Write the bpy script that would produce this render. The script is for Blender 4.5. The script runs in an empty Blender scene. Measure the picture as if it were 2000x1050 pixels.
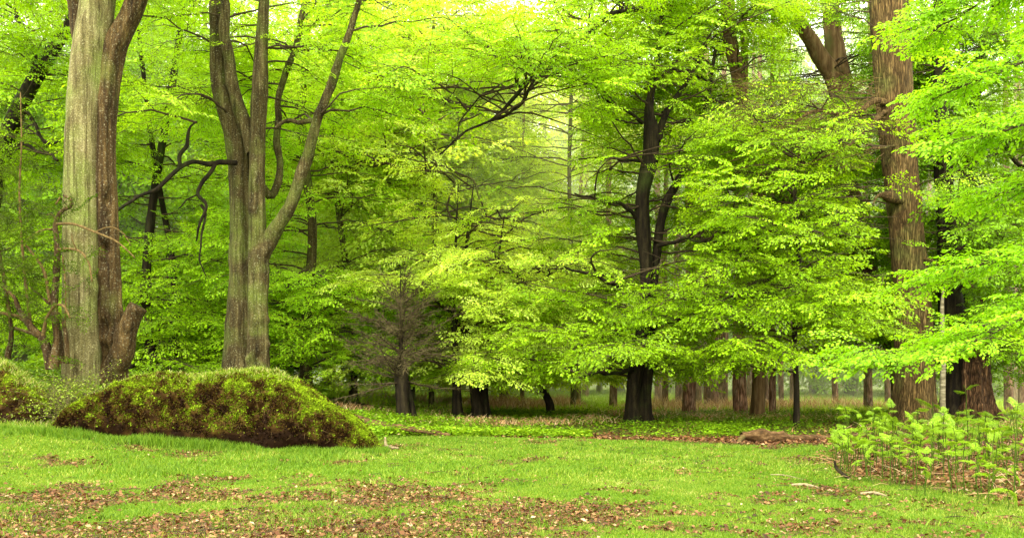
import bpy, math, random
import numpy as np
from math import radians as R
rng = np.random.default_rng(7)
random.seed(7)
C = bpy.context.scene.collection
F, CX, HY, CAMZ = 1732.0, 1000.0, 724.0, 1.6

# ------------------------------------------------------------------ helpers
def P(px, py, Y):
    return np.array([(px-CX)/F*Y, Y, CAMZ+(HY-py)/F*Y])

def proj(p):
    Y = np.maximum(p[..., 1], .1)
    return CX+p[..., 0]/Y*F, HY-(p[..., 2]-CAMZ)/Y*F

def _h(ix, iy, iz):
    n = (ix*374761393 + iy*668265263 + iz*2147483647 + 1013904223) & 0xffffffff
    n = ((n ^ (n >> 13))*1274126177) & 0xffffffff
    n = n ^ (n >> 16)
    return (n & 0xffff)/65535.0

def vnoise(p):
    p = np.asarray(p, float)
    i = np.floor(p).astype(np.int64); f = p-i; f = f*f*(3-2*f)
    x, y, z = i[..., 0], i[..., 1], i[..., 2]; r = 0
    for dx in (0, 1):
        for dy in (0, 1):
            for dz in (0, 1):
                w = (f[..., 0] if dx else 1-f[..., 0])*(f[..., 1] if dy else 1-f[..., 1])*(f[..., 2] if dz else 1-f[..., 2])
                r = r+w*_h(x+dx, y+dy, z+dz)
    return r*2-1

def fbm(p, o=3):
    r = 0; a = 1; s = 0; p = np.asarray(p, float)
    for k in range(o):
        r = r+a*vnoise(p*(2.03**k)+17.3*k); s += a; a *= .5
    return r/s

def fbm2(x, y, s, o=3, seed=0.0):
    x, y = np.broadcast_arrays(np.asarray(x, float), np.asarray(y, float))
    return fbm(np.stack([x*s, y*s, np.full(x.shape, seed+.37)], -1), o)

def ss(a, b, v):
    t = np.clip((v-a)/(b-a), 0, 1); return t*t*(3-2*t)

def gz(x, y):
    x = np.asarray(x, float); y = np.asarray(y, float)
    z = .045*fbm2(x, y, .35)+.02*fbm2(x, y, 1.3, 2, 5)
    z = z+.52*ss(4.0, 11, -x)*ss(10, 18, y)*(1-.3*ss(40, 70, y))
    z = z+.5*ss(3, 8, -x)*ss(18.6, 21.5, y)*(1-ss(30, 45, y))
    z = z+.55*ss(10.0, 12.5, -x)*ss(17.5, 20.5, y)*(1-ss(30, 45, y))
    z = z-.10*ss(20, 23, y)*ss(-3, 1, x)
    z = z+.12*ss(4, 7, x)*ss(9, 12, y)*(1-ss(15, 20, y))
    return z

def lawn(x, y):           # 1 on the mown lawn, 0 in the litter and undergrowth beyond
    edge = 22.0-2.9*ss(-1, 7, x)+.7*fbm2(x, 0*x, .6, 2, 2)
    right = 1-ss(-.35, .35, x-(5.0+.35*np.maximum(0, y-13.4)+.33*np.maximum(0, 13.4-y))+.45*fbm2(x, y, 1.1, 3, 9))*ss(8.0, 9.5, y)
    return (1-ss(-.5, .5, y-edge))*right

def litter(x, y):         # leaf litter density 0..1
    n = fbm2(x, y, .7, 4, 3); n2 = fbm2(x, y, 3.0, 4, 7)
    band = ss(14.0, 10.2, y)*ss(1.8, -1.5, x)*.60+.40*ss(13, 8.6, y)+.12*ss(18, 12, y)
    a = band*.78+1.3*n+1.0*n2
    patch = np.exp(-(((x-.85)/.75)**2+((y-10.1)/.9)**2))*1.0
    a = a+patch
    return np.clip(ss(.22, 1.0, a), 0, 1)

# ------------------------------------------------------------------ materials
def nt(name):
    m = bpy.data.materials.new(name); m.use_nodes = True
    t = m.node_tree; t.nodes.clear()
    return m, t, t.nodes, t.links

def ramp(N, stops):
    r = N.new('ShaderNodeValToRGB'); e = r.color_ramp.elements
    e[0].position, e[0].color = stops[0][0], (*stops[0][1], 1)
    e[1].position, e[1].color = stops[-1][0], (*stops[-1][1], 1)
    for p, c in stops[1:-1]:
        k = e.new(p); k.color = (*c, 1)
    return r

def leaf_mat(name, cols, trans=.45, tcol=1.25, rough=.45, spec=.25, att='rnd'):
    m, t, N, L = nt(name)
    a = N.new('ShaderNodeAttribute'); a.attribute_name = att
    r = ramp(N, cols); L.new(a.outputs['Fac'], r.inputs[0])
    oi = N.new('ShaderNodeObjectInfo')
    mr = N.new('ShaderNodeMapRange'); mr.inputs[3].default_value = .88; mr.inputs[4].default_value = 1.1
    L.new(oi.outputs['Random'], mr.inputs[0])
    hs = N.new('ShaderNodeHueSaturation'); L.new(r.outputs[0], hs.inputs['Color']); L.new(mr.outputs[0], hs.inputs['Value'])
    b = N.new('ShaderNodeBsdfPrincipled'); b.inputs['Roughness'].default_value = rough
    b.inputs['Specular IOR Level'].default_value = spec
    L.new(hs.outputs[0], b.inputs['Base Color'])
    tr = N.new('ShaderNodeBsdfTranslucent')
    mm = N.new('ShaderNodeMix'); mm.data_type = 'RGBA'; mm.blend_type = 'MULTIPLY'; mm.inputs[0].default_value = 1
    L.new(hs.outputs[0], mm.inputs[6]); mm.inputs[7].default_value = (tcol*1.15, tcol, tcol*.5, 1)
    L.new(mm.outputs[2], tr.inputs[0])
    mx = N.new('ShaderNodeMixShader'); mx.inputs[0].default_value = trans
    L.new(b.outputs[0], mx.inputs[1]); L.new(tr.outputs[0], mx.inputs[2])
    o = N.new('ShaderNodeOutputMaterial'); L.new(mx.outputs[0], o.inputs[0])
    return m

def bark_mat(name, c1, c2, c3, scale=(9, 9, 1.6), bump=.6, moss=None, mossamt=.5, spots=None, ridge=False, dist=.03, streak=False):
    m, t, N, L = nt(name)
    tc = N.new('ShaderNodeTexCoord'); mp = N.new('ShaderNodeMapping'); mp.inputs['Scale'].default_value = scale
    L.new(tc.outputs['Object'], mp.inputs[0])
    n1 = N.new('ShaderNodeTexNoise'); n1.inputs['Scale'].default_value = 1; n1.inputs['Detail'].default_value = 8; n1.inputs['Roughness'].default_value = .65
    L.new(mp.outputs[0], n1.inputs[0])
    r = ramp(N, [(.32, c1), (.5, c2), (.68, c3)]); L.new(n1.outputs['Fac'], r.inputs[0])
    col = r.outputs[0]
    n2 = N.new('ShaderNodeTexNoise'); n2.inputs['Scale'].default_value = 1.1; n2.inputs['Detail'].default_value = 5
    L.new(tc.outputs['Object'], n2.inputs[0])
    def mixin(col, fac, c):
        x = N.new('ShaderNodeMix'); x.data_type = 'RGBA'
        L.new(fac, x.inputs[0]); L.new(col, x.inputs[6]); x.inputs[7].default_value = (*c, 1)
        return x.outputs[2]
    if moss:
        mr = N.new('ShaderNodeMapRange'); mr.inputs[1].default_value = .62-.3*mossamt; mr.inputs[2].default_value = .8-.25*mossamt; mr.inputs[4].default_value = .8
        L.new(n2.outputs['Fac'], mr.inputs[0]); col = mixin(col, mr.outputs[0], moss)
    if spots:
        v = N.new('ShaderNodeTexNoise'); v.inputs['Scale'].default_value = 26; v.inputs['Detail'].default_value = 6
        L.new(tc.outputs['Object'], v.inputs[0])
        mr = N.new('ShaderNodeMapRange'); mr.inputs[1].default_value = .56; mr.inputs[2].default_value = .74; mr.inputs[4].default_value = .6
        L.new(v.outputs['Fac'], mr.inputs[0]); col = mixin(col, mr.outputs[0], spots)
    if streak:
        ms = N.new('ShaderNodeMapping'); ms.inputs['Scale'].default_value = (16, 16, .55); L.new(tc.outputs['Object'], ms.inputs[0])
        ns = N.new('ShaderNodeTexNoise'); ns.inputs['Scale'].default_value = 1; ns.inputs['Detail'].default_value = 6; ns.inputs['Roughness'].default_value = .6; L.new(ms.outputs[0], ns.inputs[0])
        rs = ramp(N, [(.33, (.35, .30, .24)), (.48, (.9, .88, .85)), (.64, (1.2, 1.2, 1.15))]); L.new(ns.outputs['Fac'], rs.inputs[0])
        nf = N.new('ShaderNodeTexNoise'); nf.inputs['Scale'].default_value = 45; nf.inputs['Detail'].default_value = 4; L.new(tc.outputs['Object'], nf.inputs[0])
        rf = ramp(N, [(.35, (.6, .58, .55)), (.65, (1.35, 1.35, 1.3))]); L.new(nf.outputs['Fac'], rf.inputs[0])
        for z in (rs, rf):
            k = N.new('ShaderNodeMix'); k.data_type = 'RGBA'; k.blend_type = 'MULTIPLY'; k.inputs[0].default_value = 1
            L.new(col, k.inputs[6]); L.new(z.outputs[0], k.inputs[7]); col = k.outputs[2]
    b = N.new('ShaderNodeBsdfPrincipled'); b.inputs['Roughness'].default_value = .85; b.inputs['Specular IOR Level'].default_value = .15
    bp = N.new('ShaderNodeBump'); bp.inputs['Strength'].default_value = bump; bp.inputs['Distance'].default_value = dist
    h = n1.outputs['Fac']
    if ridge:
        mp2 = N.new('ShaderNodeMapping'); mp2.inputs['Scale'].default_value = (16, 16, 1.5); L.new(tc.outputs['Object'], mp2.inputs[0])
        vo = N.new('ShaderNodeTexVoronoi'); vo.feature = 'DISTANCE_TO_EDGE'; vo.inputs['Scale'].default_value = 1
        nn = N.new('ShaderNodeTexNoise'); nn.inputs['Scale'].default_value = 2.2; L.new(mp2.outputs[0], nn.inputs[0])
        ad = N.new('ShaderNodeVectorMath'); ad.operation = 'ADD'; L.new(mp2.outputs[0], ad.inputs[0])
        sc = N.new('ShaderNodeVectorMath'); sc.operation = 'SCALE'; sc.inputs['Scale'].default_value = 1.1; L.new(nn.outputs['Color'], sc.inputs[0])
        L.new(sc.outputs[0], ad.inputs[1]); L.new(ad.outputs[0], vo.inputs[0])
        mr = N.new('ShaderNodeMapRange'); mr.inputs[1].default_value = 0; mr.inputs[2].default_value = .28
        L.new(vo.outputs['Distance'], mr.inputs[0])
        md = N.new('ShaderNodeMix'); md.data_type = 'RGBA'; md.blend_type = 'MULTIPLY'; md.inputs[0].default_value = 1
        rr = ramp(N, [(0, (.28, .25, .22)), (.6, (.9, .9, .9)), (1, (1.15, 1.12, 1.1))]); L.new(mr.outputs[0], rr.inputs[0])
        L.new(col, md.inputs[6]); L.new(rr.outputs[0], md.inputs[7]); col = md.outputs[2]
        a2 = N.new('ShaderNodeMath'); a2.operation = 'ADD'; L.new(h, a2.inputs[0]); L.new(mr.outputs[0], a2.inputs[1]); h = a2.outputs[0]
    L.new(h, bp.inputs['Height']); L.new(bp.outputs[0], b.inputs['Normal'])
    L.new(col, b.inputs['Base Color'])
    o = N.new('ShaderNodeOutputMaterial'); L.new(b.outputs[0], o.inputs[0])
    return m

M = {}
M['beech_grey'] = bark_mat('beech_grey', (.05, .042, .013), (.115, .10, .042), (.20, .18, .095), (5, 5, .7), .5, (.13, .17, .035), .6, (.40, .40, .26), streak=True)
M['beech_brown'] = bark_mat('beech_brown', (.014, .008, .0025), (.042, .025, .008), (.10, .066, .024), (6, 6, .6), .7, (.10, .11, .025), 0.2, (.30, .29, .2), streak=True)
M['beech_mid'] = bark_mat('beech_mid', (.014, .010, .003), (.045, .033, .011), (.105, .088, .038), (6, 6, .9), .7, (.09, .12, .02), .55, (.3, .31, .2), streak=True)
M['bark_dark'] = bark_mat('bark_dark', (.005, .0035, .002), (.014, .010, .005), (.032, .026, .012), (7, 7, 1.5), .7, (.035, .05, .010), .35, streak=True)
M['bark_red'] = bark_mat('bark_red', (.04, .022, .009), (.10, .058, .024), (.18, .12, .055), (7, 7, .8), .7, (.10, .11, .03), .25)
M['oak'] = bark_mat('oak', (.068, .042, .014), (.13, .083, .029), (.22, .15, .058), (5, 5, 1), .9, (.13, .135, .035), .5, None, True, .05)
M['pine'] = bark_mat('pine', (.14, .065, .036), (.34, .18, .11), (.52, .34, .23), (5, 5, 1.4), .9, (.12, .12, .05), .15, None, True, .05)
M['twig'] = bark_mat('twig', (.02, .014, .008), (.05, .035, .02), (.09, .065, .035), (20, 20, 20), .2)
M['twig_pale'] = bark_mat('twig_pale', (.045, .028, .009), (.095, .062, .020), (.18, .125, .048), (20, 20, 20), .2)
M['twig_pink'] = bark_mat('twig_pink', (.045, .036, .014), (.10, .08, .035), (.19, .155, .08), (20, 20, 20), .2)
M['dead_wood'] = bark_mat('dead_wood', (.025, .013, .005), (.075, .04, .015), (.18, .11, .05), (3, 14, 14), .8, (.08, .10, .02), .25)
M['rot'] = bark_mat('rot', (.015, .009, .005), (.10, .05, .022), (.24, .14, .07), (9, 9, 2), 1, None, .2, None, True, .08)
M['birch'] = bark_mat('birch', (.03, .024, .01), (.15, .13, .08), (.30, .27, .19), (3, 3, 14), .4)
M['stick'] = bark_mat('stick', (.07, .052, .026), (.18, .14, .075), (.30, .25, .16), (15, 15, 15), .4)
G = lambda a, b, c, d: [(0, a), (.35, b), (.7, c), (1, d)]
M['leaf'] = leaf_mat('leaf', G((.13, .27, .002), (.23, .43, .002), (.33, .58, .006), (.47, .73, .04)))
M['leaf_bright'] = leaf_mat('leaf_bright', G((.22, .43, .006), (.33, .59, .012), (.43, .72, .03), (.56, .84, .10)), .58)  # lit copy of the beech leaf, extra light put into its colour
M['leaf_near'] = leaf_mat('leaf_near', G((.12, .30, .003), (.20, .44, .005), (.29, .57, .010), (.44, .72, .06)), .45)
M['leaf_dark'] = leaf_mat('leaf_dark', G((.07, .16, .002), (.13, .28, .002), (.20, .41, .003), (.30, .54, .008)), .4)  # darker beech leaf copy, shade around the oak put into the colour
M['leaf_pale'] = leaf_mat('leaf_pale', G((.40, .56, .03), (.50, .70, .06), (.60, .80, .12), (.72, .88, .26)), .6)  # beech leaf colour paled to imitate haze and the glow at the centre
M['pine_leaf'] = leaf_mat('pine_leaf', G((.28, .38, .14), (.40, .52, .22), (.52, .63, .33), (.66, .74, .48)), .3)  # grey-green needles, colour lightened to stand in for distance haze
M['holly'] = leaf_mat('holly', G((.03, .055, .002), (.05, .10, .003), (.085, .16, .004), (.16, .27, .012)), .3, 1.1, .7, .03)
M['bramble'] = leaf_mat('bramble', G((.10, .16, .006), (.17, .26, .010), (.25, .36, .025), (.38, .46, .09)), .35)
M['grass'] = leaf_mat('grass', [(0, (.022, .045, .002)), (.22, (.06, .135, .004)), (.5, (.105, .215, .010)), (.75, (.19, .29, .024)), (.9, (.38, .38, .08)), (1, (.66, .58, .32))], .3, 1.3, .5, .2)
M['grass_far'] = leaf_mat('grass_far', G((.20, .34, .01), (.32, .50, .02), (.44, .60, .06), (.66, .66, .24)), .35)
M['litter'] = leaf_mat('litter', [(0, (.025, .009, .003)), (.35, (.10, .035, .010)), (.65, (.19, .085, .028)), (.87, (.32, .18, .08)), (1, (.56, .42, .27))], .12, 1, .6, .3)
M['straw'] = leaf_mat('straw', [(0, (.26, .12, .05)), (.4, (.52, .29, .13)), (.75, (.72, .48, .26)), (1, (.85, .68, .42))], .2, 1)
M['fern'] = leaf_mat('fern', G((.13, .26, .006), (.21, .38, .010), (.30, .50, .025), (.46, .64, .10)), .4)
M['fern_stem'] = bark_mat('fern_stem', (.02, .035, .002), (.045, .085, .004), (.10, .16, .01), (20, 20, 3), .1)
M['under'] = leaf_mat('under', G((.05, .11, .003), (.10, .21, .005), (.19, .34, .008), (.34, .50, .03)), .3)
M['moss'] = leaf_mat('moss', [(0, (.015, .006, .002)), (.20, (.045, .022, .005)), (.38, (.095, .058, .010)), (.52, (.09, .11, .006)), (.78, (.155, .255, .006)), (1, (.27, .39, .014))], .2, 1.2, .7, .1)

def ground_mat():
    m, t, N, L = nt('ground')
    tc = N.new('ShaderNodeTexCoord')
    a = N.new('ShaderNodeAttribute'); a.attribute_name = 'zones'
    sp = N.new('ShaderNodeSeparateColor'); L.new(a.outputs['Color'], sp.inputs[0])
    def noise(s, d=6):
        n = N.new('ShaderNodeTexNoise'); n.inputs['Scale'].default_value = s; n.inputs['Detail'].default_value = d; n.inputs['Roughness'].default_value = .7
        L.new(tc.outputs['Object'], n.inputs[0]); return n
    n1, n2, n3 = noise(9), noise(26, 4), noise(1.4)
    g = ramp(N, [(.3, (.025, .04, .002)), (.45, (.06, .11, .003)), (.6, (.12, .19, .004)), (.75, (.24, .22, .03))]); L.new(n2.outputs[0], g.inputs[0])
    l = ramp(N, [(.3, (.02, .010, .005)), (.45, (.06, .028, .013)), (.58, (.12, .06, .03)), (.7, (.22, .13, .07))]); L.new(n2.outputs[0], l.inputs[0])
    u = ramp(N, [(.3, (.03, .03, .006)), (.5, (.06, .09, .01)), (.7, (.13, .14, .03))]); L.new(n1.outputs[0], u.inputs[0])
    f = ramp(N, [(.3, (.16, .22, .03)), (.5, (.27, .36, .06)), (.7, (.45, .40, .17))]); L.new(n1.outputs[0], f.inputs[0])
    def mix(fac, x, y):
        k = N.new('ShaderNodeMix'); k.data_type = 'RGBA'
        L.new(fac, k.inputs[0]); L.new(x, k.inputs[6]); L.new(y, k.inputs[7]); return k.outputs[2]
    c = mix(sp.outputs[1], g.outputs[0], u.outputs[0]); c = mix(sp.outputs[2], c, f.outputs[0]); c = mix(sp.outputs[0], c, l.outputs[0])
    b = N.new('ShaderNodeBsdfPrincipled'); b.inputs['Roughness'].default_value = .95; b.inputs['Specular IOR Level'].default_value = .1
    bp = N.new('ShaderNodeBump'); bp.inputs['Strength'].default_value = .8; bp.inputs['Distance'].default_value = .04
    L.new(n2.outputs[0], bp.inputs['Height']); L.new(bp.outputs[0], b.inputs['Normal']); L.new(c, b.inputs['Base Color'])
    o = N.new('ShaderNodeOutputMaterial'); L.new(b.outputs[0], o.inputs[0]); return m
M['ground'] = ground_mat()

# ------------------------------------------------------------------ mesh builder
class MB:
    def __init__(s): s.v = []; s.r = []; s.q = []; s.t = []; s.qm = []; s.tm = []; s.n = 0
    def add(s, v, quads=None, tris=None, mat=0, rnd=None):
        v = np.asarray(v, np.float32).reshape(-1, 3)
        if quads is not None and len(quads):
            q = np.asarray(quads, np.int64).reshape(-1, 4)+s.n; s.q.append(q); s.qm.append(np.full(len(q), mat, np.int32))
        if tris is not None and len(tris):
            t = np.asarray(tris, np.int64).reshape(-1, 3)+s.n; s.t.append(t); s.tm.append(np.full(len(t), mat, np.int32))
        s.v.append(v)
        if rnd is None: rnd = np.full(len(v), .5)
        s.r.append(np.broadcast_to(np.asarray(rnd, np.float32), (len(v),))); s.n += len(v)
    def build(s, name, mats, parent=None, origin=(0, 0, 0), smooth=False, link=True, zones=None):
        v = np.concatenate(s.v)-np.asarray(origin, np.float32)
        q = np.concatenate(s.q) if s.q else np.zeros((0, 4), np.int64)
        t = np.concatenate(s.t) if s.t else np.zeros((0, 3), np.int64)
        me = bpy.data.meshes.new(name)
        me.vertices.add(len(v)); me.vertices.foreach_set('co', v.astype(np.float32).ravel())
        nl = len(q)*4+len(t)*3; me.loops.add(nl)
        me.loops.foreach_set('vertex_index', np.concatenate([q.ravel(), t.ravel()]).astype(np.int32))
        me.polygons.add(len(q)+len(t))
        st = np.concatenate([np.arange(len(q))*4, len(q)*4+np.arange(len(t))*3]).astype(np.int32)
        me.polygons.foreach_set('loop_start', st)
        mi = np.concatenate(([np.concatenate(s.qm)] if s.qm else [])+([np.concatenate(s.tm)] if s.tm else [])).astype(np.int32)
        me.polygons.foreach_set('material_index', mi)
        if smooth: me.polygons.foreach_set('use_smooth', np.ones(len(mi), bool))
        a = me.attributes.new('rnd', 'FLOAT', 'POINT'); a.data.foreach_set('value', np.concatenate(s.r).astype(np.float32))
        if zones is not None:
            a = me.attributes.new('zones', 'FLOAT_COLOR', 'POINT'); a.data.foreach_set('color', zones.astype(np.float32).ravel())
        for m in (mats if isinstance(mats, (list, tuple)) else [mats]): me.materials.append(m)
        me.update(calc_edges=True)
        o = bpy.data.objects.new(name, me); C.objects.link(o)
        if parent is not None: o.parent = parent
        else: o.location = origin
        return o

def thing(name, label, cat, loc=(0, 0, 0), group=None):
    o = bpy.data.objects.new(name, None); C.objects.link(o); o.location = loc
    o.empty_display_size = .2
    o['label'] = label; o['category'] = cat
    if group: o['group'] = group
    return o

def tag(o, label=None, cat=None, group=None, kind=None):
    if label: o['label'] = label
    if cat: o['category'] = cat
    if group: o['group'] = group
    if kind: o['kind'] = kind
    return o

def smooth_path(pts, n):
    p = np.asarray(pts, float)
    if len(p) == 2: return p[0]+(p[1]-p[0])*np.linspace(0, 1, n)[:, None]
    d = np.r_[0, np.cumsum(np.linalg.norm(np.diff(p[:, :3], axis=0), axis=1)**.7)]
    q = np.vstack([2*p[0]-p[1], p, 2*p[-1]-p[-2]]); out = []
    for t in np.linspace(0, d[-1], n):
        i = min(np.searchsorted(d, t, 'right')-1, len(p)-2); u = (t-d[i])/max(d[i+1]-d[i], 1e-9)
        a, b, c, e = q[i], q[i+1], q[i+2], q[i+3]
        out.append(.5*((2*b)+(-a+c)*u+(2*a-5*b+4*c-e)*u*u+(-a+3*b-3*c+e)*u**3))
    return np.array(out)

def tube(mb, pts, rads, seg=12, rings=None, mat=0, amp=0., scl=2., flare=0., flare_h=1., lobes=5, bumps=(), cap=True, rnd=.5, flute=0., ph=0.):
    """pts (n,3), rads (n)."""
    pr = np.c_[np.asarray(pts, float), np.asarray(rads, float)]
    if rings: pr = smooth_path(pr, rings)
    p, r = pr[:, :3], np.maximum(pr[:, 3], .0015)
    n = len(p); T = np.gradient(p, axis=0); T /= np.linalg.norm(T, axis=1)[:, None]+1e-9
    ref = np.array([1., 0, 0]) if abs(T[0, 0]) < .9 else np.array([0, 1., 0])
    Nv = np.empty_like(p); a = ref-T[0]*(ref@T[0]); Nv[0] = a/np.linalg.norm(a)
    for i in range(1, n):
        a = Nv[i-1]-T[i]*(Nv[i-1]@T[i]); Nv[i] = a/(np.linalg.norm(a)+1e-9)
    B = np.cross(T, Nv)
    th = np.linspace(0, 2*np.pi, seg, endpoint=False)
    dirs = np.cos(th)[None, :, None]*Nv[:, None]+np.sin(th)[None, :, None]*B[:, None]
    rr = np.repeat(r[:, None], seg, 1)
    if flute: rr = rr*(1+flute*np.sin(lobes*th+ph+2.2*np.sin(.35*p[:, 2:3]))+.5*flute*np.sin((lobes*2+1)*th+ph*2+1.5*np.sin(.6*p[:, 2:3])))
    if flare:
        h = np.clip((p[:, 2]-p[0, 2])/flare_h, 0, None)
        rr = rr*(1+flare*np.exp(-h*2.2)[:, None]*(.55+.45*np.sin(lobes*th+ph)+.2*np.sin((2*lobes-1)*th)))
    V = p[:, None]+dirs*rr[..., None]
    if amp: V = V+dirs*(rr*amp*fbm(V*scl, 4))[..., None]
    for c, rad, am in bumps:
        d = np.linalg.norm(V-np.asarray(c), axis=-1); V = V+dirs*(am*np.exp(-(d/rad)**2))[..., None]
    i = np.arange(n-1)[:, None]*seg; j = np.arange(seg)[None]; k = (j+1) % seg
    q = np.stack([i+j, i+k, i+seg+k, i+seg+j], -1).reshape(-1, 4)
    V = V.reshape(-1, 3); tr = None
    if cap:
        V = np.vstack([V, p[-1]]); b = (n-1)*seg
        tr = np.array([[b+x, b+(x+1) % seg, n*seg] for x in range(seg)])
    mb.add(V, q, tr, mat, rnd)

def ipath(L):          # [(px,py,Y,width_px)] -> world points, radii
    pts = [P(a, b, c) for a, b, c, w in L]; rad = [w/2/F*c for a, b, c, w in L]
    return pts, rad

# ------------------------------------------------------------------ leaf sprays
def leaves_geo(base, d, up, ln, wd, hi=False):
    """arrays of leaves -> verts, quads."""
    d = d/np.linalg.norm(d, axis=1)[:, None]; side = np.cross(d, up); side /= np.linalg.norm(side, axis=1)[:, None]+1e-9
    nn = np.cross(side, d); n = len(base); l = ln[:, None]; w = wd[:, None]
    if not hi:
        v = np.stack([base, base+d*l*.5+side*w*.5+nn*w*.12, base+d*l-nn*l*.08, base+d*l*.5-side*w*.5+nn*w*.12], 1)
        return v.reshape(-1, 3), np.arange(4*n).reshape(n, 4), 4
    v = np.stack([base, base+d*l*.3+side*w*.46+nn*w*.15, base+d*l*.68+side*w*.4+nn*w*.12, base+d*l-nn*l*.1,
                  base+d*l*.68-side*w*.4+nn*w*.12, base+d*l*.3-side*w*.46+nn*w*.15], 1)
    i = np.arange(n)[:, None]*6
    q = np.stack([i+[[0, 1, 2, 3]], i+[[0, 3, 4, 5]]], 1).reshape(-1, 4)
    return v.reshape(-1, 3), q, 6

def spray(leaf=.075, length=1.0, gap=.045, twigs=7, hi=False, tilt=.42, wide=.62):
    """flat fan of twigs and leaves along +X, in the XY plane."""
    B, D, TW = [], [], []
    def axis(p0, ang, ln, lv):
        k = max(3, int(ln/.12)); p = np.array(p0, float); a = ang; pts = [p.copy()]
        for i in range(k):
            a += random.gauss(0, .07); p = p+np.array([math.cos(a), math.sin(a), random.gauss(0, .05)-.03*lv])*ln/k; pts.append(p.copy())
        TW.append((pts, .008 if lv == 0 else .0045)); m = max(2, int(ln/gap)); pts = np.array(pts)
        for i in range(m):
            t = (i+.6)/m
            if lv == 0 and t < .25: continue
            f = t*k; a0 = int(min(f, k-1)); q = pts[a0]+(pts[a0+1]-pts[a0])*(f-a0)
            s = 1 if i % 2 else -1; b = ang+s*random.uniform(.5, 1.1)*(1-.3*t)
            B.append(q); D.append([math.cos(b), math.sin(b), random.gauss(-.1, tilt)])
        B.append(pts[-1]); D.append([math.cos(a), math.sin(a), -.1])
        return pts
    main = axis((0, 0, 0), 0, length, 0)
    for i in range(twigs):
        t = .12+.8*i/twigs; f = t*(len(main)-1); a0 = int(f); q = main[a0]+(main[a0+1]-main[a0])*(f-a0)
        s = 1 if i % 2 else -1
        axis(q, s*random.uniform(.6, .95), length*wide*(1.05-t)*random.uniform(.8, 1.15)+.08, 1)
    B = np.array(B); D = np.array(D); n = len(B)
    up = np.c_[rng.normal(0, tilt, n), rng.normal(0, tilt, n), np.ones(n)]
    ln = leaf*rng.uniform(.5, 1.3, n)
    v, q, k = leaves_geo(B, D, up, ln, ln*.68, hi)
    tv, tt, o = [], [], 0
    for pts, w in TW:
        pts = np.array(pts); m = len(pts)
        for off in ((0, w, 0), (0, -w*.6, w*.8), (0, -w*.6, -w*.8)):
            tv.append(pts+np.array(off)*np.linspace(1, .3, m)[:, None])
        a = np.arange(m-1); vs = o
        for x in range(3):
            y = (x+1) % 3
            tt.append(np.stack([vs+x*m+a, vs+y*m+a, vs+y*m+a+1, vs+x*m+a+1], 1))
        o += 3*m
    return dict(v=v, q=q, k=k, n=n, rnd=np.repeat(rng.uniform(0, 1, n), k), tv=np.vstack(tv), tq=np.vstack(tt))

def place(mb, tmpl, pos, dirs, scale, tone, lm=0, tm=1, droop=.12, roll=.25, tonew=.55):
    """instances of spray templates baked into one mesh."""
    pos = np.asarray(pos); dirs = np.asarray(dirs, float); N = len(pos)
    if not N: return
    X = dirs/np.linalg.norm(dirs, axis=1)[:, None]
    up = np.c_[rng.normal(0, roll, N), rng.normal(0, roll, N), np.ones(N)]
    Yv = np.cross(up, X); Yv /= np.linalg.norm(Yv, axis=1)[:, None]; Z = np.cross(X, Yv)
    Rm = np.stack([X, Yv, Z], -1); which = rng.integers(0, len(tmpl), N)
    for k, t in enumerate(tmpl):
        s = np.nonzero(which == k)[0]; m = len(s)
        if not m: continue
        for key, qk, mat in (('v', 'q', lm), ('tv', 'tq', tm)):
            v = t[key][None]*scale[s][:, None, None]
            v = v.copy(); r2 = (v[..., 0]**2+v[..., 1]**2); v[..., 2] -= droop*r2
            w = np.einsum('nij,nmj->nmi', Rm[s], v)+pos[s][:, None]
            nv = t[key].shape[0]
            q = t[qk][None]+(np.arange(m)*nv)[:, None, None]
            if key == 'v': rn = np.clip(t['rnd'][None]*(1-tonew)+tone[s][:, None]*tonew, 0, 1).ravel()
            else: rn = .5
            mb.add(w, q, None, mat, rn)

T_MID = [spray(.076, .85, .050, 7) for _ in range(8)]
T_FAR = [spray(.106, 1.05, .078, 6) for _ in range(8)]
T_XFAR = [spray(.19, 1.7, .16, 6) for _ in range(5)]
T_NEAR = [spray(.075, 1.0, .05, 8, True, .4) for _ in range(6)]
T_HOLLY = [spray(.055, .7, .035, 8, False, .9) for _ in range(4)]
T_SPARSE = [spray(.06, .8, .09, 6, False, .6) for _ in range(4)]

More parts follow.
